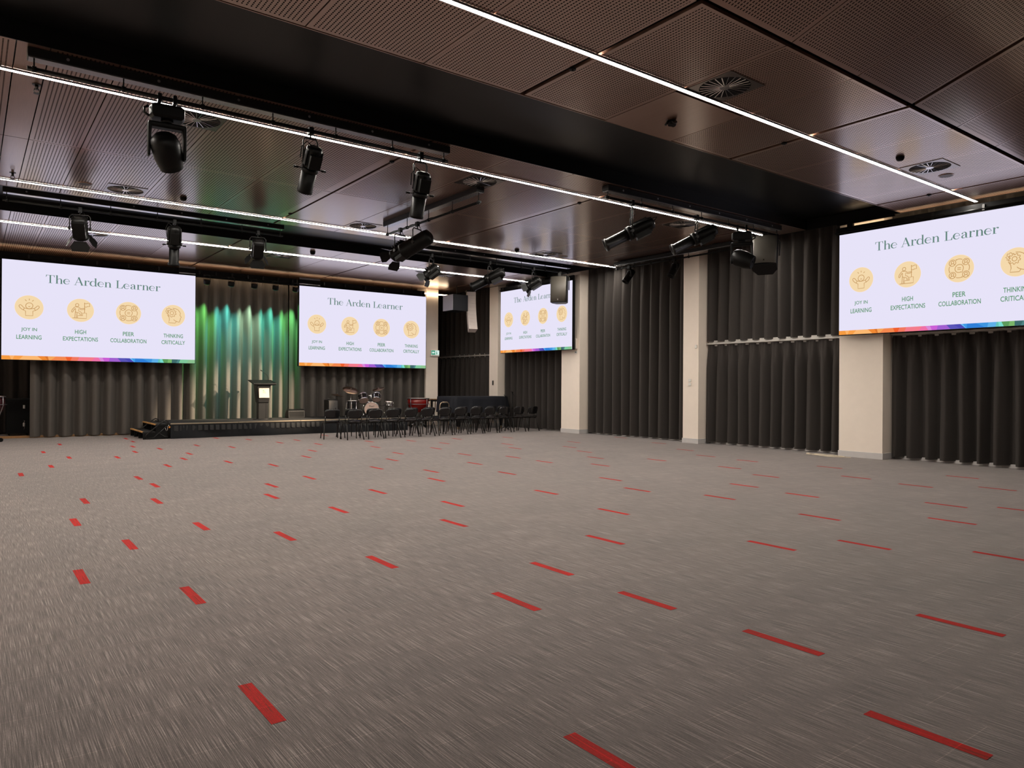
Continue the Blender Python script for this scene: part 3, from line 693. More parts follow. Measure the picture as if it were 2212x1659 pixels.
def par_can(label, x, y, z, target, drop=.34, s=1.0, name='par_can'):
    t = thing(name, label, 'stage light', (x, y, z))
    d = (Vector(target) - Vector((x, y, z - drop))).normalized(); piv = clamp_and_yoke(t, drop, .27 * s, d); M = aim(piv, d); r = .125 * s
    b = MB(); b.lathe([(r * .45, -.27 * s), (r * .9, -.24 * s), (r, -.17 * s), (r, .24 * s), (r * 1.05, .25 * s), (r * 1.05, .28 * s), (r * .94, .28 * s), (r * .94, .1 * s)], 20, 0, M); b.build('lamp_housing', M_gear, t)
    b = MB(); b.lathe([(r * .93, .1 * s), (r * .93, .11 * s)], 16, 0, M); b.build('lens', M_lens, t)
    b = MB(); b.box(-.012, .012, -r * 1.08, -r * .98, .20 * s, .30 * s, 0, M); b.build('colour_frame_clip', M_gearlite, t)
    return t
def moving_head(label, x, y, z, head_dir, yaw, s=1.0):
    t = thing('moving_head_light', label, 'stage light', (x, y, z), yaw)
    for sx in (-.085, .085):
        b = MB(); b.box(sx - .022, sx + .022, -.045, .045, -.06, .045); b.tube([(sx, 0, -.05), (sx, 0, -.11)], .014, 8); b.build('hook_clamp', M_gear, t, bevel=.008)
    b = MB(); hb = .18
    b.loft([[(-hb * k, -.13 * k, zz), (hb * k, -.13 * k, zz), (hb * k * 1.12, 0, zz), (hb * k, .13 * k, zz), (-hb * k, .13 * k, zz), (-hb * k * 1.12, 0, zz)] for k, zz in ((.8, -.10), (1, -.13), (1, -.24), (.85, -.27))], smooth=False)
    b.build('base_box', M_gear, t, bevel=.01)
    b = MB(); b.tube([(-hb * 1.15, -.02, -.13), (-hb * 1.4, -.02, -.16), (-hb * 1.4, -.02, -.22), (-hb * 1.1, -.02, -.25)], .016, 8); b.build('carry_handle', M_gearlite, t)
    b = MB(); b.lathe([(.07, -.31), (.07, -.27)], 16); b.build('pan_bearing', M_gear, t)
    # yoke: top slab and two arms
    W_ = .215
    b = MB(); b.box(-W_, W_, -.07, .07, -.375, -.31); b.build('yoke_bridge', M_gear, t, bevel=.02)
    for sg in (-1, 1):
        b = MB()
        rr = []
        for zz, wy, th in ((-.33, .075, .05), (-.45, .08, .04), (-.60, .07, .035), (-.73, .05, .03)):
            x0, x1 = sg * W_, sg * (W_ - th)
            rr.append([(x0, -wy, zz), (x1, -wy * .9, zz), (x1, wy * .9, zz), (x0, wy, zz)])
        b.loft(rr, smooth=False); b.build('yoke_arm', M_gear, t, bevel=.012)
    d = Vector(head_dir).normalized(); M = aim((0, 0, -.635), d)
    b = MB(); b.lathe([(.03, -.22), (.10, -.205), (.15, -.16), (.17, -.08), (.17, .06), (.155, .15), (.135, .22), (.138, .23), (.12, .24), (.11, .21)], 20, 0, M); b.build('lamp_head', M_gear, t)
    b = MB(); b.lathe([(.11, .21), (.11, .215)], 18, 0, M); b.build('lens', M_lens, t)
    if s != 1.0: t.scale = (s, s, s)
    return t
STG = (6.9, 21.3, 1.2)
moving_head('large black moving head light at upper left of the ceiling', 1.77, 8.86, 4.65, (.35, .70, -.80), -.08, .92)
profile('slim profile spotlight pointing steeply down, beside the large moving head', 3.44, 8.86, 4.65, None, .46, .74, (.0, .62, -.85), 1.35)
profile('slim profile spotlight at the right end of the upper left bar', 5.03, 8.86, 4.65, None, .52, .78, (.05, .42, -.95), 1.3)
profile('long profile spotlight tilted left at the left end of right bar', 9.25, 8.86, 4.65, None, .52, 1.15, (-.62, .52, -.40))
profile('profile spotlight tilted left, between the long profile and the moving head', 11.0, 8.86, 4.65, None, .40, 1.12, (-.62, .58, -.42))
moving_head('smaller moving head light beside the hanging loudspeaker at right', 12.42, 8.86, 4.65, (-.75, .2, -.33), 2.2)
par_can('black round par can on the short lengthways bar', 7.0, 12.43, 4.59, (2.6, 20.3, .2), .38, 1.25)
fresnel('barn-door spotlight on the short lengthways bar, overlapping the par can', 7.0, 13.13, 4.59, (4.2, 21.0, .3), .44, 1.25)
fresnel('barn-door spotlight farthest left on the far left bar', 1.64, 15.62, 4.67, (2.6, 19.2, .2), .36, 1.25)
profile('profile spotlight in the middle of the far left bar', 3.27, 15.62, 4.67, None, .44, .98, (.08, .50, -.95), 1.1)
fresnel('barn-door spotlight at the right end of the far left bar', 4.92, 15.62, 4.67, (5.6, 19.2, .2), .36, 1.2)
fresnel('barn-door spotlight at the left end of the far right bar', 9.20, 15.62, 4.67, (5.4, 20.5, .2), .42, 1.15)
prof_warm = profile('profile spotlight pointing down left in the middle of far right bar', 10.97, 15.62, 4.67, (6.6, 21.3, 1.0), .42, 1.18, None, 1.1)
fres_warm = fresnel('barn-door spotlight next to the black speaker over the small screen', 12.45, 15.62, 4.67, (8.6, 20.5, .6), .42, 1.15)
par_can('small par can on the wall bar, left of the pair over full-height curtain', 14.22, 13.70, 4.65, (12.0, 14.5, 1.0), .24, .75)
par_can('small par can on the wall bar, nearer the cream column', 14.22, 12.14, 4.65, (12.0, 12.5, .8), .26, .75)

# five small colour washes over the stage curtain
PARC = [((.22, 1.0, .22), 'green wash can beside the left screen corner'), ((.12, .95, .85), 'teal wash can, second from the left screen'), ((.55, 1.0, .68), 'pale mint wash can over the middle of lit curtain'),
        ((.12, .95, .72), 'teal wash can, second from the centre screen'), ((.2, 1.0, .28), 'green wash can beside the centre screen corner')]
for (col, lb), x in zip(PARC, (5.40, 6.07, 6.73, 7.36, 7.97)):
    t = thing('wash_light', 'small black ' + lb, 'stage light', (x, 21.66, 4.52), 0, 'five wash lights above the stage curtain')
    b = MB(); b.tube([(-.07, 0, 0), (-.09, 0, -.10), (-.09, 0, -.19)], .006, 6); b.tube([(.07, 0, 0), (.09, 0, -.10), (.09, 0, -.19)], .006, 6); b.tube([(-.08, 0, .0), (.08, 0, .0)], .012, 6); b.tube([(0, 0, 0), (0, .37, .04)], .012, 6); b.build('yoke', M_gearlite, t)
    d = Vector((0, .67, -1.25)); M = aim((0, 0, -.19), d)
    b = MB(); b.lathe([(.05, -.075), (.085, -.06), (.09, -.02), (.09, .055), (.08, .06)], 14, 0, M); b.build('lamp_housing', M_gear, t)
    b = MB(); b.lathe([(.078, .058), (.078, .064)], 14, 0, M); b.build('lens', emit('wash_lens_%d' % int(x * 100), col + (1,), .25), t)
    spot(t, M @ Vector((0, 0, .08)), M @ Vector((0, .0, 1.6)), 600, .95, 1.0, col, .03)
# warm key light thrown by two of the far bar's lamps
spot(prof_warm, (-.25, .38, -.70), (6.5 - 10.97, 22.2 - 15.62, .5 - 4.67), 4200, .44, .7, (1.0, .80, .58), .05)
spot(fres_warm, (-.32, .36, -.70), (6.6 - 12.45, 22.2 - 15.62, .6 - 4.67), 8000, .40, .7, (1.0, .80, .58), .06)

# ================================================================== LOUDSPEAKERS
def hung_speaker(label, loc, rz, tilt, w_, h_, d_, zclamp):
    t = thing('hanging_loudspeaker', label, 'loudspeaker', loc, rz)
    M = Matrix.Translation((0, 0, -h_ / 2 - .06)) @ Matrix.Rotation(tilt, 4, 'X')
    f0 = w_ / 2; b0 = w_ * .30
    def ring(z, k=1): return [M @ Vector(p) for p in ((-f0 * k, -d_ / 2, z), (f0 * k, -d_ / 2, z), (f0 * k, d_ * .05, z), (b0 * k, d_ / 2, z), (-b0 * k, d_ / 2, z), (-f0 * k, d_ * .05, z))]
    b = MB(); b.loft([ring(-h_ / 2), ring(h_ / 2)], smooth=False); b.build('cabinet', M_black, t, bevel=.012)
    b = MB(); Mg = M
    def gr(u_, v_):
        x = (u_ - .5) * w_ * .96; return Mg @ Vector((x, -d_ / 2 - .012 - .035 * (1 - (2 * u_ - 1) ** 2), (v_ - .5) * h_ * .97))
    b.grid(gr, 12, 2); b.build('grille', M_speaker, t, solid=.006)
    b = MB(); b.box(-.012, .012, -d_ / 2 - .056, -d_ / 2 - .046, -h_ * .42, -h_ * .37, 0, M); b.build('badge', M_chrome, t)
    b = MB(); s_ = w_ / 2 + .025
    b.tube([M @ Vector((-s_, .02, 0)), M @ Vector((-s_, .02, h_ / 2)), (-s_ * .8, 0, -.02), (s_ * .8, 0, -.02), M @ Vector((s_, .02, h_ / 2)), M @ Vector((s_, .02, 0))], .016, 6)
    b.box(-.05, .05, -.05, .05, -.04, zclamp); b.build('bracket', M_gearlite, t)
    b = MB(); b.tube([(0, d_ * .5, -.1), (.05, d_ * .9, -h_ * .4), (0, d_ * .7, -h_ * .8), (0, d_ * .45, -h_ * .75)], .006, 6); b.build('cable', M_blackmat, t)
    return t
hung_speaker('tilted charcoal loudspeaker hanging from the right bar beside dark curtain', (13.22, 8.86, 4.57), -PI / 2 + .50, -.42, .50, .68, .42, .09)
hung_speaker('upright black loudspeaker hanging in front of the small side screen', (13.42, 15.62, 4.58), -PI / 2 + .62, -.03, .46, .74, .40, .09)

t = thing('line_array_speaker', 'curved pale grey line array speaker hanging in front right corner', 'loudspeaker', (13.95, 21.0, 4.72), -.35)
b = MB(); b.box(-.16, .16, -.12, .15, -.05, .0); b.tube([(0, 0, 0), (0, 0, .14)], .012, 8); b.build('fly_frame', M_gear, t)
zz, yy, ang = -.05, 0.0, -.02
for k in range(10):
    M = Matrix.Translation((0, yy, zz)) @ Matrix.Rotation(ang, 4, 'X')
    b = MB(); b.loft([[M @ Vector(p) for p in ((-.155, -.13, z_), (.155, -.13, z_), (.13, .13, z_), (-.13, .13, z_))] for z_ in (-.138, -.003)], smooth=False)
    b.build('speaker_module', M_arraygrey, t, bevel=.006)
    q = M @ Vector((0, 0, -.141)); zz, yy = q.z, q.y; ang -= .045
t = thing('subwoofer', 'square black hanging subwoofer with pale grey side in front corner', 'loudspeaker', (13.30, 20.75, 4.80), 0)
b = MB(); b.box(-.22, .38, .0, .65, -.83, -.28); b.build('cabinet', M_black, t, bevel=.01)
b = MB(); b.box(-.232, -.22, .01, .64, -.82, -.29); b.build('grille', M_subface, t)
b = MB(); b.tube([(.05, .2, -.28), (.05, .2, .05)], .012, 6); b.build('hanger', M_gear, t)

# ================================================================== CEILING FITTINGS
def vent(label, x, y, z=ZC):
    t = thing('swirl_vent', label, 'ceiling vent', (x, y, z), 0, 'square swirl vents in the ceiling')
    b = MB(); S = .31; n = 32; r0 = .285
    outer = []
    for k in range(n):
        a = 2 * PI * k / n; q = S / max(abs(cos(a)), abs(sin(a))); outer.append((q * cos(a), q * sin(a), -.008))
    inner = [(r0 * cos(2 * PI * k / n), r0 * sin(2 * PI * k / n), -.008) for k in range(n)]
    I = [b.vert(p) for p in outer]; J = [b.vert(p) for p in inner]; K = [b.vert((p[0], p[1], .0)) for p in outer]
    for k in range(n):
        k2 = (k + 1) % n; b.face((I[k], J[k], J[k2], I[k2])); b.face((I[k], I[k2], K[k2], K[k]))
    b.build('face_plate', M_ventplate, t)
    b = MB(); b.lathe([(r0, -.007), (r0, -.0062)], 32); b.build('throat', M_blackmat, t)
    b = MB()
    for k in range(24):
        a = 2 * PI * k / 24; M = Matrix.Rotation(a, 4, 'Z') @ Matrix.Translation((0, 0, -.010)) @ Matrix.Rotation(.35, 4, 'X')
        b.box(.05, r0 * .98, -.004, .006, -.0015, .0015, 0, M)
    b.build('swirl_vanes', M_vane, t)
    b = MB(); b.lathe([(.055, -.016), (.055, -.008)], 18); b.build('hub', M_vane, t)
    return t
for lb, x, y in (('dark square swirl vent nearest the camera beside the nearest light strip', 6.84, 5.12), ('pale-lit swirl vent above the large right screen', 11.82, 5.05), ('swirl vent behind the large moving head light', 2.33, 9.90),
                 ('dark swirl vent above the short lengthways lighting bar', 6.81, 10.0), ('swirl vent with pale fins beside the flush grey disc at left', 2.19, 14.30), ('swirl vent left of the short lengthways bar end', 6.75, 14.35),
                 ('swirl vent near the flush disc, above the small side screen', 11.92, 14.46), ('dim swirl vent between the two profile spotlights at right', 11.96, 9.98), ('swirl vent beyond the far strip, right of lit curtain top', 6.63, 19.07),
                 ('dark swirl vent farthest away, by the profile spotlight', 11.83, 19.2), ('swirl vent half hidden by the leftmost barn-door spotlight', 2.26, 18.96)):
    vent(lb, x, y)
def detector(label, x, y, r=.06, h=.055, style=0):
    t = thing('smoke_detector', label, 'smoke detector', (x, y, ZC))
    b = MB(); b.lathe([(r, -.012), (r, 0)], 16); b.build('base', M_black, t)
    b = MB(); b.lathe([(r * .55, -h), (r * .85, -h * .75), (r * .95, -.012)], 16); b.build('sensor_head', M_blackmat, t)
    return t
detector('small dark detector beside the pale-lit vent at right', 10.97, 5.10)
detector('small dark detector on the third ceiling strip at left', 3.13, 14.24)
detector('small dark detector beyond the second slot, left of centre', 7.05, 17.95, .07, .08)
detector('small dark detector left of the vent above small screen', 11.0, 14.47)
t = thing('tri_lens_sensor', 'black three-lobed sensor on the near ceiling by the dark vent', 'sensor', (7.18, 6.19, ZC))
b = MB(); b.lathe([(.045, -.06), (.05, -.03), (.035, 0)], 14); b.build('body', M_blackmat, t)
for k in range(3):
    M = Matrix.Rotation(k * 2 * PI / 3 + .3, 4, 'Z') @ Matrix.Translation((.055, 0, -.03)) @ Matrix.Rotation(.9, 4, 'Y')
    b = MB(); b.lathe([(.035, -.01), (.04, .012)], 12, 0, M); b.build('lens', M_gearlite, t)
def disc(label, x, y):
    t = thing('ceiling_disc', label, 'ceiling speaker', (x, y, ZC))
    b = MB(); b.lathe([(.10, -.010), (.112, -.005), (.112, 0)], 24); b.build('rim', M_plain, t)
    b = MB(); b.lathe([(.098, -.012), (.098, -.010)], 24); b.build('grille', mat('disc_grille', (.10, .085, .08, 1), .5, .2, .4, .1, 200), t)
disc('flush grey disc beside the pale-finned vent at left', 1.57, 14.29)
disc('flush grey disc right of the vent above small screen', 12.53, 14.44)
disc('flush grey disc right of the pale-lit vent', 12.49, 5.09)
def sprinkler(label, x, y):
    t = thing('fire_sprinkler', label, 'sprinkler', (x, y, ZC))
    b = MB(); b.lathe([(.018, -.06), (.018, 0)], 10); b.lathe([(.045, -.006), (.045, 0)], 16); b.build('pipe', M_gearlite, t)
    b = MB(); b.tube([(-.02, 0, -.05), (-.028, 0, -.08), (0, 0, -.10), (.028, 0, -.08), (.02, 0, -.05)], .005, 6); b.lathe([(.032, -.104), (.032, -.10)], 14); b.build('deflector', M_gearlite, t)
sprinkler('small sprinkler head in the left plain strip, nearer the moving head', .60, 9.88)
sprinkler('small sprinkler head in the left plain strip, near the third light strip', .55, 14.28)
# black joint clips
for lb, x, y in (('small black clip in the wide ceiling joint nearest the camera', 5.16, 5.82), ('small black clip in wide joint between the tri-lens sensor and pale-lit vent', 9.07, 5.79), ('small black clip in the wide joint above the large right screen', 13.50, 5.78), ('small black clip in wide joint left of the right-hand vertical profile spotlight', 5.14, 9.93), ('small black clip in the wide joint at the left end of right bar', 9.07, 10.02), ('small black clip in wide joint at the third strip light', 5.12, 14.24)):
    t = thing('joint_clip', lb, 'clip', (x, y, ZC))
    b = MB(); b.lathe([(.035, -.018), (.04, 0)], 12); b.build('cap', M_gear, t)
    b = MB(); b.lathe([(.012, -.03), (.012, -.018)], 8); b.build('pin', M_gearlite, t)

# ================================================================== STAGE
SX0, SX1, SY0, SY1, SZ = 4.18, 11.10, 20.30, 22.25, .40
t = thing('stage_platform', 'low black stage with a pleated skirt in front of curtains', 'stage', ((SX0 + SX1) / 2, (SY0 + SY1) / 2, 0))
hx, hy = (SX1 - SX0) / 2, (SY1 - SY0) / 2
b = MB(); b.box(-hx, hx, -hy, hy, SZ - .09, SZ); b.build('deck', M_deck, t)
b = MB()
for k in range(4): b.box(-hx + .005 + k * 2 * hx / 4, -hx - .005 + (k + 1) * 2 * hx / 4, -hy - .014, -hy, SZ - .028, SZ + .003)
b.build('edge_trim', mat('stage_edge', rgb(150, 136, 116), .45, .3, .4, .15, 20), t)
b = MB(); r = random.Random(4)
ws = [(r.uniform(.6, 2.4), r.uniform(0, 6), r.uniform(.006, .014)) for _ in range(5)]
def sk(u_, v_):
    x = -hx + 2 * hx * u_; z = .004 + (SZ - .05) * v_
    o = sum(a * sin(w_ * x * 3 + p + 1.5 * v_) for w_, p, a in ws) * (1 - v_) * 1.6 + .006 * sin(x * 38) * v_
    return (x, -hy - .02 - .02 * (1 - v_) + o, z)
b.grid(sk, 260, 8); b.grid(lambda u_, v_: (-hx - .012 + .01 * sin(v_ * 3), -hy + 2 * hy * u_, .004 + (SZ - .05) * v_), 12, 4)
b.grid(lambda u_, v_: (hx + .012, -hy + 2 * hy * u_, .004 + (SZ - .05) * v_), 12, 4)
b.build('skirt', M_cloth, t)
b = MB(); n = 46
for k in range(n):
    x = -hx + .14 + (2 * hx - .28) * k / (n - 1); tw = r.uniform(-.02, .02)
    b.quad((x - .05, -hy - .038, SZ - .20 + tw * .3), (x + .045, -hy - .032, SZ - .20 - tw * .3), (x + .045, -hy - .020, SZ - .06), (x - .05, -hy - .024, SZ - .06))
b.build('skirt_tabs', mat('velcro_tab_cloth', (.028, .028, .028, 1), .8, 0, .2, .2, 40), t, solid=.006)
b = MB()
for x in (-hx + .06, -hx + 2.3, hx - 2.3, hx - .06):
    for y in (-hy + .06, hy - .06): b.box(x - .025, x + .025, y - .025, y + .025, 0, SZ - .09)
b.build('legs', M_gear, t)

t = thing('stage_steps', 'black folding stage steps with worn yellow edges at stage left end', 'steps', (3.84, 21.05, 0))
for nm, x0, z in (('lower_tread', -.30, .20), ('upper_tread', .0, .385)):
    b = MB(); b.box(x0, x0 + .30, -.72, 1.05, z - .035, z); b.build(nm, M_deck, t)
for x0, z in ((-.30, .20), (.0, .385)):
    for y0, y1 in ((-.70, -.16), (-.10, .44), (.50, 1.02)):
        b = MB(); b.box(x0 - .006, x0 + .03, y0, y1, z - .028, z + .004); b.build('yellow_nosing', M_yellow, t)
b = MB()
for y in (-.70, -.1, .5, 1.03):
    b.box(-.29, .30, y - .015, y + .015, 0.0, .165); b.box(.01, .30, y - .015, y + .015, .165, .35)
b.build('side_frame', M_blackmat, t)
for y in (-.76, .46):
    b = MB(); b.tube([(-.24, y, .06), (-.22, y, .12), (.12, y, .42), (.22, y, .48), (.29, y, .45), (.31, y, .36), (.31, y, .02)], .017, 8); b.build('handrail', M_gearlite, t)
b = MB(); b.tube([(-.22, -.80, .03), (-.05, -.80, .05), (.24, -.80, .33)], .009, 6); b.tube([(.05, -.79, .17), (.2, -.79, .07), (.29, -.79, .06)], .007, 6); b.build('brace', M_gearlite, t)
b = MB(); b.tube([(.22, -.80, .27), (.235, -.80, .21), (.265, -.80, .23), (.27, -.80, .33), (.29, -.80, .35), (.305, -.80, .31)], .008, 6); b.build('hook', M_chrome, t)
b = MB(); b.lathe([(.012, -.025), (.024, 0), (.012, .025)], 10, 0, Matrix.Translation((.315, -.79, .30))); b.build('knob', M_orange, t)

# lectern
t = thing('lectern', 'black pedestal lectern with a cream sign, standing on the stage', 'lectern', (6.86, 21.28, SZ))
b = MB(); b.lathe([(.27, 0), (.27, .018), (.255, .026)], 32, 0, Matrix.Diagonal((1, .8, 1, 1))); b.build('base_plate', M_black, t)
b = MB(); b.box(-.135, .135, -.10, .10, .02, .52); b.box(.075, .09, -.106, -.10, .03, .50); b.build('column', M_black, t, bevel=.02)
b = MB()
b.loft([[(-w_, -d_, z), (w_, -d_, z), (w_, d_, z), (-w_, d_, z)] for w_, d_, z in ((.155, .13, .49), (.165, .14, .60), (.205, .17, 1.04))], smooth=False); b.build('body', M_black, t, bevel=.015)
b = MB()
b.loft([[(-w_, -d_, z + k), (w_, -d_, z + k), (w_ * 1.02, d_, z + k + .10), (-w_ * 1.02, d_, z + k + .10)] for w_, d_, z, k in ((.22, .19, .99, 0), (.30, .24, 1.00, 0), (.335, .26, 1.035, 0), (.335, .26, 1.055, 0), (.31, .24, 1.055, 0), (.30, .235, 1.045, 0))], smooth=False)
b.build('reading_top', M_black, t, bevel=.008)
sgn = MB(); Ms = aim((0, -.158, .815), (0, -1, .09), (0, 0, 1))
sgn.box(-.15, .15, -.185, .185, 0, .012, 0, Ms)
so = sgn.build('sign', M_cream, t, bevel=.004)
lt = MB()
for ch_i, ch in enumerate('ARDEN'):
    for q in text_polys(ch, .0): lt.poly([Ms @ Vector((-.105 + ch_i * .044 + x * .028, .062 + y * .022, .0132)) for x, y in q])
lt.build('sign_lettering', mat('grey_print', rgb(130, 122, 108), .5, 0, .3, .05, 30), so)
em = MB()
for q in ([(-.035, .035), (-.022, .038), (-.012, .03), (-.02, .012), (-.03, .0)], [(-.012, .038), (.004, .036), (.0, .02), (-.008, .012)], [(.012, .012), (.02, -.004), (.034, .004), (.024, .018)], [(-.004, .006), (.008, -.012), (.016, -.03), (.0, -.026)], [(-.055, -.032), (-.02, -.036), (.01, -.046), (-.03, -.044)], [(.0, -.046), (.05, -.03), (.055, -.038), (.02, -.05)], [(-.03, -.01), (-.012, -.004), (-.008, -.018), (-.022, -.022)]):
    em.poly([Ms @ Vector((x, y, .0132)) for x, y in q])
em.build('sign_emblem', M_green, so)
b = MB(); pts = [(.21, .10, 1.12), (.205, .10, 1.20), (.185, .09, 1.26), (.13, .06, 1.32), (.04, .02, 1.38), (-.02, -.01, 1.415)]
b.tube(pts, .006, 6); b.lathe([(.022, 0), (.022, .02)], 10, 0, Matrix.Translation((.21, .10, 1.10))); b.tube([(-.02, -.01, 1.415), (-.055, -.025, 1.435)], .014, 8); b.build('gooseneck_microphone', M_black, t)

# dark wedge-shaped block on the stage and upright speaker beside the drums
t = thing('stage_wedge', 'low black wedge shape on stage before the lit curtain', 'loudspeaker', (8.05, 21.85, SZ))
b = MB(); b.loft([[(x, -.16, 0), (x, .16, 0), (x, .16, .12), (x, -.02, .27), (x, -.14, .22)] for x in (-.26, .26)], smooth=False); b.build('cabinet', M_black, t, bevel=.01)
b = MB(); b.quad((-.23, -.158, .03), (.23, -.158, .03), (.23, -.145, .20), (-.23, -.145, .20)); b.build('grille', M_blackmat, t, solid=.006)
t = thing('floor_loudspeaker', 'upright dark grey loudspeaker on the stage left of drum kit', 'loudspeaker', (8.99, 21.30, SZ))
b = MB(); b.box(-.16, .16, -.16, .18, 0, .555); b.build('cabinet', M_black, t, bevel=.015)
b = MB(); b.box(-.14, .14, -.172, -.16, .02, .53); b.build('grille', mat('dark_grey_face', (.075, .07, .066, 1), .5, 0, .4, .1, 150), t)
b = MB(); b.tube([(-.15, -.02, .54), (-.155, -.02, .57), (-.10, -.02, .585), (.1, -.02, .585), (.155, -.02, .57), (.155, -.02, .54)], .012, 8); b.build('top_handle', M_gearlite, t)
b = MB(); b.box(-.01, .03, -.176, -.172, .22, .28); b.box(.06, .09, -.176, -.172, .25, .31); b.build('port', M_blackmat, t)

# ================================================================== DRUM KIT
def stand(t, h, tilt=None, r=.009, spread=.26):
    b = MB(); b.tube([(0, 0, .12), (0, 0, h)], r, 8); b.tube([(0, 0, .3), (0, 0, .34)], r * 2, 8); b.build('stand_tube', M_chrome, t)
    for k in range(3):
        a = k * 2 * PI / 3 + .5
        b = MB(); b.tube([(0, 0, .26), (spread * cos(a), spread * sin(a), .008)], .007, 6); b.build('leg', M_chrome, t)
def cymbal_mesh(t, M, r, name='cymbal'):
    b = MB(); b.lathe([(.008, .028), (.03, .024), (.045, .012), (r * .6, .004), (r, -.012), (r, -.014), (r * .6, .001), (.045, .008)], 32, 0, M); b.build(name, M_cym, t)
    b = MB(); b.lathe([(.014, .02), (.012, .05), (.006, .065)], 8, 0, M); b.build('wing_nut', M_chrome, t)
def drum_shell(parent, name, M, r, h, shell, lugs=6, front=True, back=True):
    b = MB(); b.lathe([(r * .985, -h / 2), (r * .985, h / 2)], 32, 0, M, caps=False)
    o = b.build(name, shell, parent)
    for s_ in (-1, 1):
        b = MB(); z = s_ * h / 2
        b.lathe([(r * .97, z - .016), (r * 1.035, z - .016), (r * 1.035, z + .016), (r * .97, z + .016)], 32, 0, M, caps=False); b.build('hoop', M_chrome, o)
        b = MB(); b.lathe([(r * .985, z - .003), (r * .985, z + .003)], 32, 0, M); b.build('drum_head', M_skin, o)
    b = MB()
    for k in range(lugs):
        a = 2 * PI * k / lugs; Mr = M @ Matrix.Rotation(a, 4, 'Z')
        b.tube([Mr @ Vector((r * 1.03, 0, -h / 2)), Mr @ Vector((r * 1.03, 0, h / 2))], .0045, 5); b.box(r * .98, r * 1.05, -.012, .012, -h * .18, h * .18, 0, Mr)
    b.build('lugs', M_chrome, o)
    return o
DS = mat('black_drum_lacquer', (.010, .010, .011, 1), .12, 0, .6, .1, 10)
t = thing('bass_drum', 'black bass drum with two mounted toms and pale front head', 'drum', (10.36, 21.35, SZ), -.30)
drum_shell(t, 'bass_shell', aim((0, 0, .245), (0, -1, 0)), .235, .34, DS, 8)
b = MB(); b.tube([(0, -.05, .48), (0, -.05, .74)], .016, 8); b.tube([(-.16, -.05, .68), (.16, -.05, .68)], .012, 8); b.build('tom_post', M_chrome, t)
drum_shell(t, 'tom', aim((-.25, -.06, .60), (.08, -.62, -.78)), .155, .20, DS)
drum_shell(t, 'tom', aim((.17, -.05, .63), (-.12, -.62, -.78)), .135, .19, DS)
for x in (-.24, .24):
    b = MB(); b.tube([(x * .9, -.1, .20), (x * 1.15, -.2, .01)], .009, 6); b.build('spur_leg', M_chrome, t)
mk = MB()
for q in text_polys('Pearl', .01): mk.poly([(-.075 + x * .15, -.1775, .32 + y * .05) for x, y in q])
mk.build('head_print', mat('dark_print', (.03, .03, .03, 1), .5, 0, .3, .05, 30), t)
t = thing('floor_tom', 'black floor tom with chrome legs left of the bass drum', 'drum', (9.66, 21.25, SZ))
drum_shell(t, 'tom_shell', Matrix.Translation((0, 0, .34)), .165, .36, DS, 6)
for k in range(3):
    a = k * 2 * PI / 3 + .9; b = MB(); b.tube([(.18 * cos(a), .18 * sin(a), .45), (.19 * cos(a), .19 * sin(a), .06), (.21 * cos(a), .21 * sin(a), .01)], .007, 6); b.build('leg', M_chrome, t)
for nm, lb, x, y, h, r_, tl, rz in (('crash_cymbal', 'large bronze cymbal tilted toward the room, left of toms', 9.72, 21.48, .86, .255, (.04, -.46, .88), 0), ('crash_cymbal', 'bronze cymbal tilted edge-on, right of the toms', 10.72, 21.55, .90, .20, (-.28, -.10, .95), 0), ('hi_hat', 'dark low cymbal pair at the left side of drum kit', 9.46, 21.95, .70, .20, (.18, -.12, .97), 0)):
    t = thing(nm, lb, 'cymbal', (x, y, SZ)); stand(t, h, spread=.17); cymbal_mesh(t, aim((0, 0, h), tl), r_)
    if nm == 'hi_hat':
        b = MB(); b.lathe([(.03, -.02), (r_, -.012), (r_, -.010), (.03, -.016)], 28, 0, aim((0, 0, h - .03), tl)); b.build('lower_cymbal', M_cym, t)
t = thing('snare_drum', 'shallow chrome snare drum between cymbal stand and toms', 'drum', (10.90, 21.15, SZ)); stand(t, .40, spread=.16)
drum_shell(t, 'snare_shell', aim((0, 0, .43), (0, -.12, 1)), .135, .10, M_chrome, 8)
t = thing('microphone_boom', 'low boom microphone stand reaching right from the drum kit', 'microphone stand', (11.0, 21.72, SZ)); stand(t, .36, spread=.08)
b = MB(); b.tube([(-.30, -.05, .33), (.30, .02, .36)], .008, 6); b.build('boom_arm', M_gear, t)
b = MB(); b.lathe([(.02, 0), (.026, .06), (.02, .11)], 12, 0, aim((-.40, -.05, .33), (1, 0, 0))); b.build('microphone', M_chrome, t)

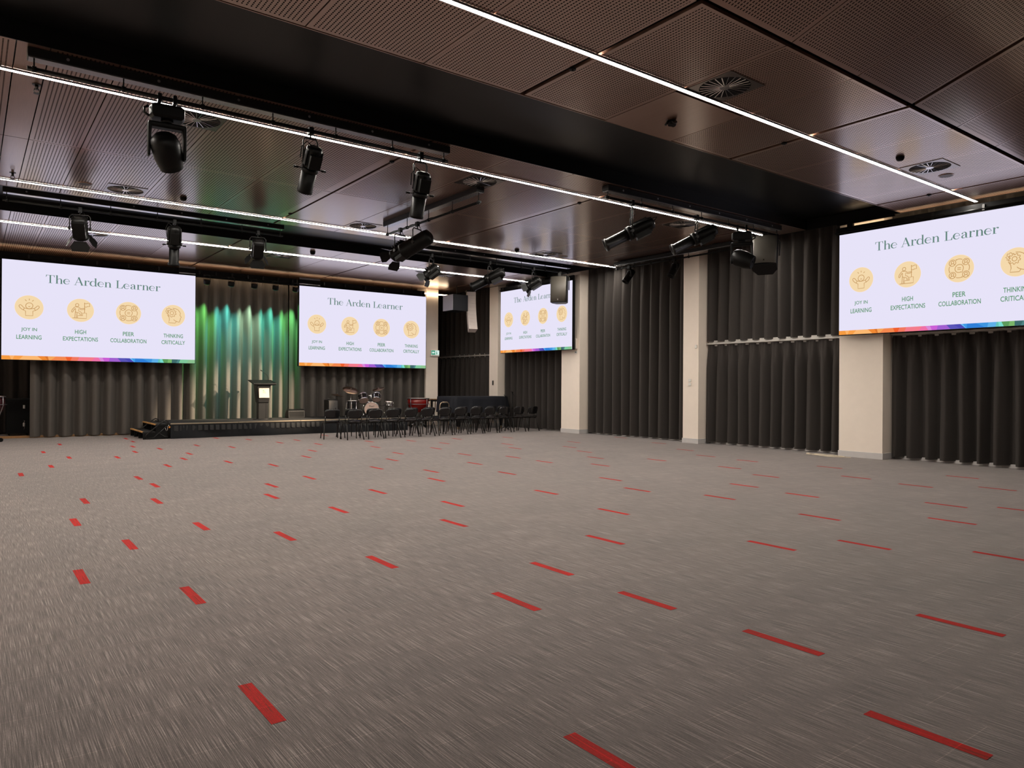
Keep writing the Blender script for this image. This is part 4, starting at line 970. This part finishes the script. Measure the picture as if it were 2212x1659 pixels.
# timpani and friends
def timpani(label, loc, rz, shell, r=.36, ztop=.99, zbot=.50):
    t = thing('timpani', label, 'drum', loc, rz)
    b = MB(); b.lathe([(.10, zbot), (r * .62, zbot + .05), (r * .90, zbot + .18), (r * .985, zbot + .32), (r, ztop - .02)], 32); b.build('bowl', shell, t)
    b = MB(); b.lathe([(r * 1.0, ztop - .03), (r * 1.05, ztop - .03), (r * 1.05, ztop), (r, ztop)], 32, caps=False); b.build('hoop', M_alu, t)
    b = MB(); b.lathe([(r * 1.0, ztop - .004), (r * 1.0, ztop)], 32); b.build('drum_head', M_skin, t)
    for k in range(4):
        a = k * PI / 2 + .35
        b = MB(); b.tube([(r * 1.06 * cos(a), r * 1.06 * sin(a), ztop), (r * 1.07 * cos(a), r * 1.07 * sin(a), ztop - .22), (r * .85 * cos(a), r * .85 * sin(a), zbot + .06), (.13 * cos(a), .13 * sin(a), .16), (r * .95 * cos(a), r * .95 * sin(a), .09)], .012, 8); b.build('strut', M_alu, t)
        b = MB(); b.lathe([(.05, -.015), (.05, .015)], 14, 0, aim((r * .95 * cos(a), r * .95 * sin(a), .052), (sin(a), -cos(a), 0))); b.build('caster', M_black, t)
    b = MB(); b.tube([(r * 1.08 * cos(2 * PI * k / 24), r * 1.08 * sin(2 * PI * k / 24), ztop - .20) for k in range(25)], .009, 6); b.build('ring', M_alu, t)
    return t
timpani('red kettle drum behind the chairs at the right stage end', (12.15, 21.45, 0), 0, M_redshell)
timpani('dark wine kettle drum on wheels cut off by the left edge', (.31, 21.50, 0), .62, M_wine, .40, 1.10, .56)
t = thing('marimba', 'pale wooden bar percussion frame behind the gold-framed chair', 'percussion', (13.12, 21.55, 0))
b = MB()
for k in range(22): b.box(-.48 + k * .045, -.443 + k * .045, -.20 + .003 * k, .20 - .003 * k, .93, .955)
b.build('bars', M_wood, t)
b = MB(); b.box(-.52, .56, -.24, -.20, .87, .92); b.box(-.52, .56, .20, .24, .87, .92); b.build('rails', M_black, t)
for x in (-.5, .52):
    for y in (-.2, .2):
        b = MB(); b.box(x - .02, x + .02, y - .02, y + .02, 0, .88); b.build('leg', M_gear, t)
b = MB()
for k in range(10): b.tube([(-.44 + k * .1, 0, .55 + .02 * k), (-.44 + k * .1, 0, .9)], .018, 8)
b.build('resonators', M_gold, t)
t = thing('gold_chair', 'chair with a rounded gold tube back behind the black chairs', 'chair', (11.78, 19.42, 0), .2)
b = MB(); b.tube([(-.19, -.2, .02), (-.19, -.19, .45), (-.19, -.20, .78), (-.17, -.205, .86), (-.11, -.21, .90), (.11, -.21, .90), (.17, -.205, .86), (.19, -.20, .78), (.19, -.19, .45), (.19, -.2, .02)], .013, 8); b.build('back_frame', M_gold, t)
b = MB(); b.box(-.165, .165, -.215, -.195, .52, .86); b.build('backrest', M_blackmat, t, bevel=.02)
b = MB(); b.box(-.2, .2, -.2, .2, .42, .47); b.build('seat', M_blackmat, t, bevel=.015)
for x in (-.18, .18):
    b = MB(); b.tube([(x, .18, .43), (x, .2, .02)], .012, 8); b.build('leg', M_gold, t)

# draped grand piano
t = thing('draped_piano', 'large flat-topped piano under a black cloth on castors', 'piano', (13.50, 20.15, 0))
r = random.Random(11)
out = [(-1.05, -.62), (-.4, -.62), (.5, -.62), (1.0, -.60), (1.10, -.45), (1.10, .30), (.95, .55), (.45, .66), (-.2, .60), (-.9, .55), (-1.10, .45), (-1.12, -.45)]
pp = []
for i in range(len(out)):
    a, b_ = Vector(out[i]), Vector(out[(i + 1) % len(out)])
    for k in range(9): pp.append(a.lerp(b_, k / 9))
nP = len(pp); cen = Vector((0, 0)); dr = [r.uniform(.0, 1) for _ in range(nP)]
b = MB(); rings = []
for h, off in ((0, .0), (.02, .012), (.12, .02), (.30, .035), (.52, .05)):
    ring = []
    for i, p in enumerate(pp):
        nv_ = p.normalized(); wv = sin(i * .9) * .5 + sin(i * 2.3 + 1) * .35 + dr[i] * .4
        q = p + nv_ * (off + h * .10 * wv); ring.append((q.x, q.y, 1.065 - h))
    rings.append(ring)
b.loft(list(reversed(rings)), caps=False)
b.poly([(p.x, p.y, 1.065) for p in pp])
b.build('cloth_cover', mat('navy_black_cloth', (.012, .013, .018, 1), .75, 0, .3, .2, 50, .1), t)
b = MB(); b.loft([[(p.x * .96, p.y * .96, z) for p in pp] for z in (.68, 1.03)], smooth=False); b.build('piano_case', M_blackmat, t)
for x, y in ((-.85, -.45), (.85, -.45), (.2, .45)):
    b = MB(); b.loft([[(x - s_, y - s_, z), (x + s_, y - s_, z), (x + s_, y + s_, z), (x - s_, y + s_, z)] for s_, z in ((.035, .09), (.05, .35), (.07, .70))], smooth=False); b.build('leg', M_black, t)
    b = MB(); b.lathe([(.042, -.02), (.042, .02)], 14, 0, aim((x, y, .044), (1, 0, 0))); b.build('castor', M_gold, t)
for lb, x, y, h in (('black microphone stand right of the draped piano, taller', 14.40, 19.14, 1.20), ('black microphone stand in front of the draped piano, shorter', 14.05, 19.04, 1.08)):
    t = thing('microphone_stand', lb, 'microphone stand', (x, y, 0))
    b = MB(); b.tube([(0, 0, .02), (0, 0, h)], .011, 8); b.tube([(0, 0, h * .55), (0, 0, h * .62)], .02, 8); b.build('pole', M_gear, t)
    b = MB(); b.tube([(-.06, .02, h + .05), (0, 0, h - .02), (.08, -.03, h - .14)], .008, 6); b.lathe([(.028, -.03), (.028, .03)], 10, 0, Matrix.Translation((0, 0, h))); b.build('boom_arm', M_gear, t)
    for k in range(3):
        a = k * 2 * PI / 3 + .3; b = MB(); b.tube([(0, 0, .10), (.15 * cos(a), .15 * sin(a), .008)], .008, 6); b.build('leg', M_gear, t)

# flight case at the left
t = thing('flight_case', 'tall black case with chrome catches behind the wine kettle drum', 'case', (1.07, 23.7, 0))
b = MB(); b.box(-.27, .27, -.25, .25, .06, 1.0); b.build('body', M_blackmat, t, bevel=.012)
b = MB(); b.box(-.275, .275, -.256, .256, .97, 1.005); b.build('lid', M_black, t)
for z in (.78, .30):
    b = MB(); b.box(.10, .15, -.262, -.25, z - .05, z + .05); b.build('catch', M_chrome, t, bevel=.004)
b = MB(); b.tube([(.115, -.265, .42), (.14, -.275, .40), (.11, -.275, .33), (.135, -.27, .22), (.12, -.27, .16)], .006, 6); b.build('chain', M_chrome, t)
for x in (-.2, .2):
    for y in (-.18, .18):
        b = MB(); b.lathe([(.03, -.012), (.03, .012)], 12, 0, aim((x, y, .031), (1, 0, 0))); b.box(x - .02, x + .02, y - .02, y + .02, .035, .062); b.build('castor', M_black, t)

# ================================================================== CHAIRS
def make_chair(label, group):
    t = thing('stacking_chair', label, 'chair', (0, 0, 0), 0, group)
    b = MB()
    def seat(u_, v_):
        x = (u_ - .5) * .40 * (1 - .08 * (1 - v_)); y = -.19 + .40 * v_
        z = .435 + .02 * (2 * u_ - 1) ** 2 + .03 * max(0, .25 - v_) / .25 - .03 * max(0, v_ - .8) / .2
        return (x, y, z)
    b.grid(seat, 10, 10); b.build('seat', M_plastic, t, solid=.014)
    b = MB()
    def back(u_, v_):
        k = 1 - .16 * max(0, (v_ - .7) / .3) ** 2 - .10 * max(0, (.25 - v_) / .25) ** 2
        x = (u_ - .5) * .385 * k; y = -.205 - .055 * v_ + .05 * (2 * u_ - 1) ** 2 - .02
        return (x, y, .545 + .23 * v_ - .012 * (2 * u_ - 1) ** 4 * v_ + .018 * (2 * u_ - 1) ** 2 * (1 - v_))
    b.grid(back, 12, 8)
    top = [back(i / 12, 1) for i in range(13)]; sd0 = [back(0, i / 8) for i in range(9)]; sd1 = [back(1, i / 8) for i in range(9)]
    b.build('backrest', M_plastic, t, solid=.010)
    b = MB(); b.tube(sd0 + top + list(reversed(sd1)), .010, 6); b.build('back_rim', M_gloss, t)
    b = MB(); b.tube([(-.17, -.185, .455), (-.11, -.232, .478), (0, -.25, .484), (.11, -.232, .478), (.17, -.185, .455)], .016, 8); b.build('lumbar_rail', M_gloss, t)
    for s_ in (-1, 1):
        b = MB(); b.tube([(s_ * .175, -.10, .425), (s_ * .178, -.185, .44), (s_ * .18, -.20, .50), (s_ * .178, -.215, .60)], .012, 8); b.build('back_frame', M_chairleg, t)
        b = MB(); b.tube([(s_ * .175, .10, .42), (s_ * .19, .165, .40), (s_ * .225, .235, 0)], .014, 8); b.build('leg', M_chairleg, t)
        b = MB(); b.tube([(s_ * .175, -.08, .42), (s_ * .19, -.135, .40), (s_ * .225, -.27, 0)], .014, 8); b.build('leg', M_chairleg, t)
    b = MB(); b.tube([(-.19, .10, .42), (.19, .10, .42)], .010, 6); b.tube([(-.19, -.08, .42), (.19, -.08, .42)], .010, 6); b.build('seat_frame', M_chairleg, t)
    return t
ORD = ['second', 'third', 'fourth', 'fifth', 'sixth', 'seventh', 'eighth', 'ninth', 'tenth', 'eleventh', 'twelfth']
G1, G2 = 'black chairs in the row nearest the camera', 'black chairs in the row nearer the stage'
row1 = [(7.66, 18.16, -.22), (8.03, 17.66, -.04), (8.62, 17.70, .02), (9.16, 17.75, -.03), (9.74, 17.80, .03), (10.27, 17.82, -.02), (10.87, 17.86, .02), (11.44, 17.92, .0), (12.0, 17.96, .03), (12.55, 17.99, -.02), (13.10, 18.02, .02), (13.70, 18.06, -.04), (14.26, 18.10, .05)]
row2 = [(8.28, 18.46, .05), (8.96, 18.52, -.03), (9.66, 18.58, .02), (10.22, 18.62, .0), (10.82, 18.66, -.02), (11.42, 18.70, .03), (12.02, 18.74, .0), (12.6, 18.76, -.03), (13.15, 18.80, .02), (13.62, 18.84, .0)]
proto = None
for i, (x, y, rz) in enumerate(row1):
    lb = ('black stacking chair at the left end of camera-side row, turned slightly' if i == 0 else 'black stacking chair at the right end of camera-side row, standing alone' if i == len(row1) - 1 else 'black stacking chair, %s from the left in the camera-side row' % ORD[i - 1])
    if proto is None: proto = o = make_chair(lb, G1)
    else: o = copy_tree(proto); o['label'] = lb
    o.location = (x, y, 0); o.rotation_euler = (0, 0, rz)
for i, (x, y, rz) in enumerate(row2):
    o = copy_tree(proto); o['group'] = G2
    o['label'] = ('black stacking chair at the left end of stage-side row' if i == 0 else 'black stacking chair at the right end of stage-side row' if i == len(row2) - 1 else 'black stacking chair, %s from the left in the stage-side row' % ORD[i - 1])
    o.location = (x, y, 0); o.rotation_euler = (0, 0, rz)

# ================================================================== SMALL WALL ITEMS
t = thing('exit_sign', 'green and white exit sign with arrow beside the centre screen', 'sign', (13.28, 22.27, 2.45))
b = MB(); b.box(-.17, .17, -.03, .03, 0, .22); b.build('housing', M_white, t, bevel=.006)
b = MB(); b.quad((-.165, -.032, .055), (.165, -.032, .055), (.165, -.032, .215), (-.165, -.032, .215), 0)
b.poly([(-.155, -.033, .065), (-.01, -.033, .065), (-.01, -.033, .205), (-.155, -.033, .205)], 1)
for q in ([(-.14, .135), (-.085, .185), (-.085, .15)], [(-.14, .135), (-.085, .12), (-.085, .085)], [(-.10, .155), (-.10, .115), (-.03, .115), (-.03, .155)], [(-.14, .135), (-.09, .155), (-.09, .115)]): b.poly([(x, -.034, z) for x, z in q], 2)
b.poly([(.0, -.033, .065), (.155, -.033, .065), (.155, -.033, .205), (.0, -.033, .205)], 2)
for q in ([(.03, .17), (.05, .19), (.065, .175), (.045, .155)], [(.035, .15), (.065, .155), (.085, .12), (.06, .105)], [(.06, .11), (.09, .115), (.075, .075), (.06, .075)], [(.03, .12), (.055, .13), (.04, .075), (.025, .08)]): b.poly([(x, -.034, z) for x, z in q], 1)
b.build('lit_face', [emit('exit_pale', (.55, .85, .75, 1), .8), emit('exit_green', (.03, .30, .17, 1), .9), emit('exit_white', (.75, .92, .88, 1), .9)], t)
t = thing('wall_switch', 'small double switch plate on the cream column by full-height curtain', 'switch', (14.63, 11.96, 1.46))
for k, z in enumerate((0, .10)):
    b = MB(); b.box(-.012, .0, -.045, .045, z, z + .075); b.build('switch_plate', M_white, t, bevel=.004)
t = thing('wall_sensor', 'tiny white sensor high on the cream column by full-height curtain', 'sensor', (14.63, 11.76, 2.40))
b = MB(); b.box(-.03, 0, -.03, .03, 0, .09); b.build('body', M_white, t, bevel=.01)
t = thing('wall_access_point', 'rounded grey box on the column at the small screen corner', 'wall device', (14.63, 16.33, 2.70))
b = MB(); b.box(-.05, 0, -.13, .13, -.16, .16); b.build('body', M_wall, t, bevel=.04, seg=4)
t = thing('wall_socket', 'small white socket below the grey box on the column', 'socket', (14.63, 16.27, 2.45))
b = MB(); b.box(-.012, 0, -.06, .06, -.04, .04); b.build('plate', M_white, t, bevel=.004)
b = MB(); b.box(-.015, -.012, -.03, .03, -.012, .012); b.build('outlet', M_gearlite, t)
t = thing('control_tag', 'small dark upright control strip on the far white column', 'switch', (14.63, 20.58, 1.50))
b = MB(); b.box(-.012, .0, -.03, .03, -.06, .10); b.build('plate', M_gear, t, bevel=.004)
# coiled cable on the floor
t = thing('coiled_cable', 'cream cable loosely coiled on carpet by the lower curtain', 'cable', (14.42, 8.28, 0))
r = random.Random(3); pts = []
for k in range(30):
    a = k * .55; R_ = .22 + .15 * sin(k * .37 + .5)
    pts.append((R_ * .6 * cos(a) + .10 * sin(k * .17), R_ * 1.3 * sin(a) - .12 + .004 * k, .008 + .010 * abs(sin(k * .5))))
pts += [(.05, -.40, .01), (.0, -.55, .009), (.02, -.62, .009)]
b = MB(); b.tube(pts, .006, 6); b.build('cord', M_cable, t)
b = MB(); b.box(.0, .05, .28, .36, .0, .035); b.build('plug', M_cable, t, bevel=.006)
